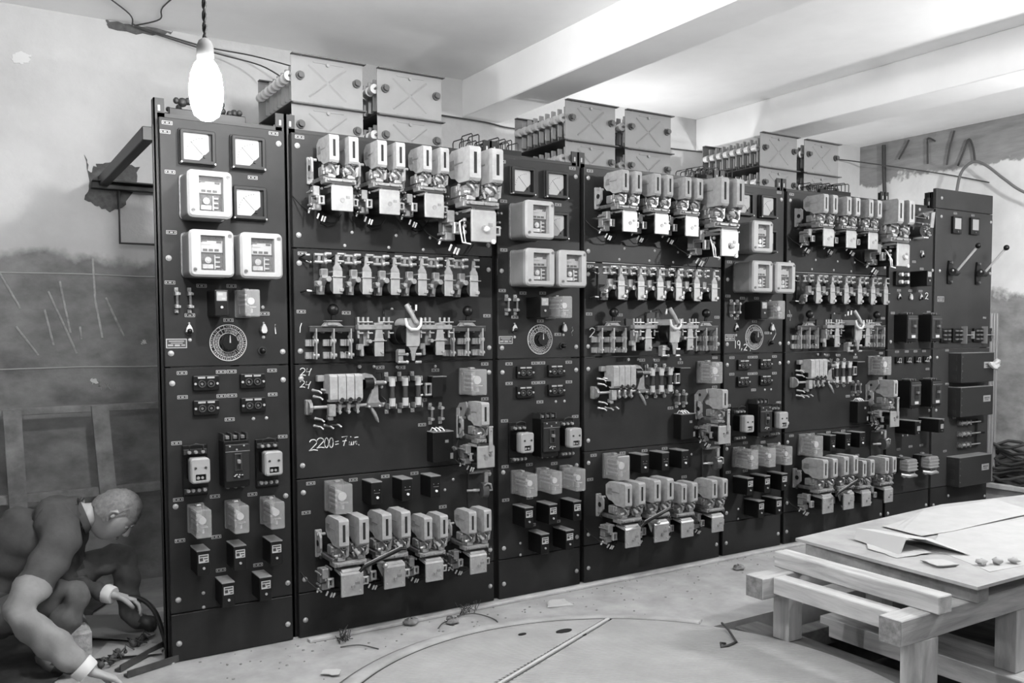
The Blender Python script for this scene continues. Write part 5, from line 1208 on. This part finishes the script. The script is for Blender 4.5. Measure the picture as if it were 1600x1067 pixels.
# things on the floor at the left end
tag(MB().wbox(-.09, .09, -.16, .16, 0, .13, .012).build('foam_block', mat('rough_block', .42, .95, noise=.3, scale=40, bump=.8), None, (-.38, .42, 0)), 'rough pale stone block on the floor beside the crouching man', 'block')
paper('wrapping_paper', [(-.42, .62), (-.1, .3), (.0, .38), (.03, .8), (-.28, .86)], .003, 'large sheet of wrapping paper behind the iron bars on the floor', 8, m=mat('wrap_paper', .2, .85), wv=.015)
paper('wrapping_paper', [(-.3, .2), (-.02, .12), (.02, .28), (-.2, .42)], .004, 'lighter sheet of paper under the iron bars', 9, m=mat('wrap_paper2', .32, .85), wv=.008)
def bar(p0, p1, lab, r_=.014):
    a, b = Vector(p0), Vector(p1); m_ = MB(); t = (b-a).normalized(); nn = Vector((-t.y, t.x, 0))
    prof_ = [(-r_, 0), (r_, 0), (r_, .01), (-r_+.006, .01), (-r_+.006, .03), (-r_, .03)]
    m_.loft([[tuple(p+nn*q0+Vector((0, 0, q1))) for q0, q1 in prof_] for p in (a, b)])
    o = m_.build('angle_iron', JUNK); tag(o, lab, 'iron bar')
    for k in range(5):
        q = a.lerp(b, .15+.17*k); MB().cyl((q.x, -q.y, q.z+.009), (q.x, -q.y, q.z+.013), .005, n=8).build('hole', BOLTM, o)
bar((-.22, .02, .004), (.03, .26, .006), 'rear angle iron bar lying beside the panel foot', .016)
bar((-.2, -.06, .002), (.06, .03, .004), 'front angle iron bar lying beside the panel foot', .018)
m_ = MB()
for i in range(14):
    a = rn.uniform(0, 1); x = -.28+.22*a; y = .08+.26*a+rn.uniform(-.03, .03); m_.ball(x, -y, .02+rn.uniform(0, .02), rn.uniform(.008, .018), 7, 4)
    m_.tube([(x, y, .01), (x+rn.uniform(-.04, .04), y+rn.uniform(-.04, .04), .05), (x+.04, y+.02, .02)], .004, 5)
tag(m_.build('wire_scraps', JUNK), 'heap of dark wire scraps on the paper beside the man', 'scrap', kind='stuff')
wire('black_cable', [(-.14, .24, .26), (-.08, .24, .24), (-.03, .22, .18), (.0, .2, .08), (.01, .2, .01)], .011, 'thick black cable held in the man\'s hand by the panel edge', cat='cable', m=mat('cable_black', .015, .3))
tag(MB().wbox(-.03, .03, -.03, .03, 0, .07, .006).build('white_box', WHITE, None, (.06, .62, 0)), 'small white box on the floor behind the panel edge', 'box')
paper('dark_groundsheet', [(-1.7, -.35), (-.62, -.3), (-.42, .1), (-.2, .95), (.0, 1.3), (-1.7, 1.3)], .004, 'added dark tarpaulin on the floor under the crouching man', 12, m=mat('groundsheet', .035, .8, noise=.4, scale=12), wv=.006, cat='groundsheet')  # sheet added to darken the floor here
# ---------------------------------------------------------------- crouching man
SKIN = mat('skin', .33, .6, noise=.08, scale=20); COAT = mat('dark_jacket', .05, .9, noise=.25, scale=10, bump=.2); TROU = mat('dark_trousers', .09, .9, noise=.25, scale=10, bump=.2)
SLV = mat('lit_jacket_sleeve', .2, .9, noise=.15, scale=10, bump=.2); HAIR = mat('grey_hair', .15, .7, noise=.3, scale=60); CUFF = mat('white_cuff', .6, .8)  # near jacket sleeve painted lighter for the light falling on it
mn = empty('person', (-.5, .35, 0)); tag(mn, 'man in dark jacket crouching at the left end, head bent, working on cables', 'person')
J = dict(pel=(-.68, .38, .27), ab=(-.64, .36, .42), ch=(-.5, .32, .58), ub=(-.4, .3, .645), nk=(-.3, .29, .655), hd=(-.26, .28, .65),
    shN=(-.41, .13, .59), elN=(-.6, -.12, .36), wrN=(-.37, -.2, .12), shF=(-.34, .44, .58), elF=(-.36, .42, .32), wrF=(-.21, .28, .275),
    hpN=(-.66, .26, .25), knN=(-.34, .12, .36), anN=(-.5, .1, .09), toN=(-.36, .07, .045), hpF=(-.66, .5, .25), knF=(-.12, .43, .42), anF=(-.1, .46, .1), toF=(.02, .44, .045), hlF=(-.14, .47, .05), hlN=(-.55, .11, .05))
E_ = [('pel', 'ab'), ('ab', 'ch'), ('ch', 'ub'), ('ub', 'nk'), ('nk', 'hd'), ('ub', 'shN'), ('shN', 'elN'), ('elN', 'wrN'), ('ub', 'shF'), ('shF', 'elF'), ('elF', 'wrF'), ('pel', 'hpN'), ('hpN', 'knN'), ('knN', 'anN'), ('anN', 'toN'), ('pel', 'hpF'), ('hpF', 'knF'), ('knF', 'anF'), ('anF', 'toF')]
RD = dict(pel=.17, ab=.17, ch=.18, ub=.145, nk=.062, hd=.055, shN=.088, elN=.072, wrN=.054, shF=.075, elF=.055, wrF=.04, hpN=.105, knN=.078, anN=.05, toN=.04, hpF=.105, knF=.078, anF=.05, toF=.038)
names = [k for k in J if k in RD]; vs = []; idx = {}
for k in names: idx[k] = len(vs); vs.append(Vector(J[k])-Vector((-.5, .35, 0)))
me = bpy.data.meshes.new('skeleton'); ed = []; vl = list(vs); rad = [RD[k] for k in names]
for a, b in E_:
    m0 = len(vl); vl.append(vs[idx[a]].lerp(vs[idx[b]], .5)); rad.append((RD[a]+RD[b])/2*.98); ed += [(idx[a], m0), (m0, idx[b])]
me.from_pydata(vl, ed, []); so = bpy.data.objects.new('skeleton', me); COL.objects.link(so)
sk = so.modifiers.new('s', 'SKIN'); sk.use_smooth_shade = True
for i, r_ in enumerate(rad):
    d = me.skin_vertices[0].data[i]; d.radius = (r_, r_); d.use_root = (i == idx['pel'])
ss = so.modifiers.new('u', 'SUBSURF'); ss.levels = 2; ss.render_levels = 2
dg = bpy.context.evaluated_depsgraph_get(); dg.update(); bm_ = bpy.data.meshes.new_from_object(so.evaluated_get(dg)); bpy.data.objects.remove(so)
bm_.name = 'body'; bo = bpy.data.objects.new('body', bm_); COL.objects.link(bo); bo.parent = mn
bm_.materials.clear()
for m_ in (COAT, TROU, SLV, SKIN, mat('work_boot', .02, .5)): bm_.materials.append(m_)
off = Vector((-.5, .35, 0))
def segd(p, a, b):
    a, b = Vector(J[a]), Vector(J[b]); t = max(0, min(1, (p-a).dot(b-a)/(b-a).length_squared)); return (p-a.lerp(b, t)).length, t
for v in bm_.vertices:                      # cloth folds
    p = v.co+off; v.co += v.normal*(.006*math.sin(p.z*55+p.x*30)+.005*math.sin(p.x*70-p.y*40))
for f in bm_.polygons:
    p = f.center+off; best = min(E_, key=lambda e: segd(p, *e)[0]/(.5*(RD[e[0]]+RD[e[1]])))
    t = segd(p, *best)[1]; f.use_smooth = True
    f.material_index = 3 if best in (('ub', 'nk'), ('nk', 'hd')) and t > .4 else 4 if best in (('anN', 'toN'), ('anF', 'toF')) else 1 if best[0] in ('hpN', 'hpF', 'knN', 'knF') or (best[0] == 'pel' and best[1] != 'ab') else 2 if best in (('elN', 'wrN'),) or (best == ('shN', 'elN') and t > .6) else 0
# head: looks right and down
def head(parent, loc, pitch, rz):
    h = MB(); n, m = 28, 20
    for j in range(m+1):
        t = PI*j/m
        for i in range(n):
            a = 2*PI*i/n; x = math.sin(t)*math.cos(a); y = math.sin(t)*math.sin(a); z = math.cos(t)
            X_, Y_, Z_ = x*.096, y*.074, z*.118
            if z < 0: k_ = 1+.35*z; Y_ *= k_; X_ = X_*(1+.1*z)+(.018*-z if x > 0 else .03*z*0); X_ += -z*.012 if x > 0 else z*.0
            if x > .3 and -.2 < z < .25: Y_ *= .97
            if x > .75 and abs(y) > .12 and .02 < z < .22: X_ -= .009       # eye sockets
            h.v.append((X_, Y_, Z_))
    for j in range(m):
        for i in range(n): h.f.append([j*n+i, (j+1)*n+i, (j+1)*n+(i+1) % n, j*n+(i+1) % n]); h.m.append(0); h.sm.append(True)
    h.loft([[(.088, -.006, .03), (.088, .006, .03), (.09, .005, .035), (.09, -.005, .035)], [(.1, -.012, -.012), (.1, .012, -.012), (.122, .006, -.01), (.122, -.006, -.01)], [(.09, -.014, -.024), (.09, .014, -.024), (.112, .007, -.024), (.112, -.007, -.024)]], sm=True)
    o = h.build('head', SKIN, parent, loc); o.rotation_euler = (0, pitch, rz)
    for s_ in (-1, 1):
        MB().ball(.076, .028*s_, .013, .0115, 10, 6).build('eye', CREAMS, o); MB().ball(.0855, .028*s_, .013, .004, 8, 5).build('pupil', MARK, o)
        MB().tube([(.088, s_*.018, .036), (.092, s_*.03, .04), (.084, s_*.045, .036)], .004, 6).build('eyebrow', HAIR, o)
        e = MB().tube([(.0, s_*.072, .028), (-.014, s_*.083, .03), (-.022, s_*.086, .012), (-.014, s_*.082, -.012), (.0, s_*.074, -.026)], [.006, .009, .009, .008, .006], 8); e.ball(-.006, -s_*.076, .003, .014, 8, 5).build('ear', SKIN, o)
    MB().tube([(.09, -.022, -.052), (.102, -.008, -.05), (.102, .008, -.05), (.09, .022, -.052)], .0055, 6).build('mouth', mat('lip', .2, .6), o)
    hr = MB(); n, m = 28, 12
    for j in range(m+1):
        t = .62*PI*j/m
        for i in range(n):
            a = 2*PI*i/n; x = math.cos(a); lim = 1 if x < .1 else .62; tt = t*lim
            w_ = .006*math.sin(a*9+j*1.7); hr.v.append(((.102+w_)*math.sin(tt)*x-.004, (.08+w_)*math.sin(tt)*math.sin(a), (.125+w_*.5)*math.cos(tt)+.002))
    for j in range(m):
        for i in range(n): hr.f.append([j*n+i, (j+1)*n+i, (j+1)*n+(i+1) % n, j*n+(i+1) % n]); hr.m.append(0); hr.sm.append(True)
    hr.build('hair', HAIR, o); return o
hd = head(mn, Vector((-.185, .27, .645))-off, math.radians(58), math.radians(-12))
# hands: palm, four curled fingers, thumb from the side
def hand(parent, wrist, direc, up, L=.185, curl=.5, side=1):
    w0 = Vector(wrist)-off; d = Vector(direc).normalized(); u_ = Vector(up); u_ = (u_-d*u_.dot(d)).normalized(); s_ = d.cross(u_)*side
    h = MB()
    rings = []
    for t, wd, th in ((-.1, .022, .019), (0, .027, .02), (.16, .036, .017), (.35, .042, .015), (.5, .041, .013), (.54, .036, .009)):
        c = w0+d*(t*L); rings.append([tuple(c+s_*(wd*math.cos(2*PI*i/14))+u_*(th*math.sin(2*PI*i/14))) for i in range(14)])
    h.loft(rings, sm=True)
    for k, (o_, ln) in enumerate(((-.03, .40), (-.01, .46), (.011, .43), (.03, .34))):
        p = w0+d*(L*.46)+s_*o_; dir_ = d.copy(); P = [p]; r_ = [.0095]
        for q in range(3):
            dir_ = (dir_-u_*curl*(.6+.25*q)).normalized(); p = p+dir_*(ln*L*(.42, .32, .26)[q]); P.append(p); r_.append((.0088, .008, .0062)[q])
        P.insert(0, w0+d*(L*.3)+s_*o_*.9); r_.insert(0, .0095); P.append(p+dir_*.004); r_.append(.003); h.tube(P, r_, 8)
    P = [w0+d*(L*.12)-s_*.022, w0+d*(L*.27)-s_*.045-u_*.006, w0+d*(L*.42)-s_*.052-u_*.02, w0+d*(L*.52)-s_*.045-u_*.032, w0+d*(L*.54)-s_*.043-u_*.035]
    h.tube(P, [.013, .0125, .0105, .008, .003], 8); return h.build('hand', SKIN, parent)
hand(mn, (-.345, -.205, .105), (.8, -.1, -.42), (0.2, .2, 1), curl=.42)
hand(mn, (-.195, .27, .272), (.95, -.2, -.35), (0, .2, 1), curl=.85, side=-1)
for a, b, r_ in (('elN', 'wrN', .052), ('elF', 'wrF', .043)):
    A_, B_ = Vector(J[a])-off, Vector(J[b])-off; t = (B_-A_).normalized()
    MB().tube([B_-t*.025, B_-t*.02, B_+t*.015, B_+t*.02], [r_-.002, r_, r_-.003, r_-.007], 16).build('shirt_cuff', CUFF, mn)
cl = Vector(J['nk'])-off; MB().tube([cl+Vector((-.03, 0, -.01)), cl+Vector((-.015, 0, -.005)), cl+Vector((.0, 0, 0))], [.085, .082, .068], 18).build('collar', COAT, mn)
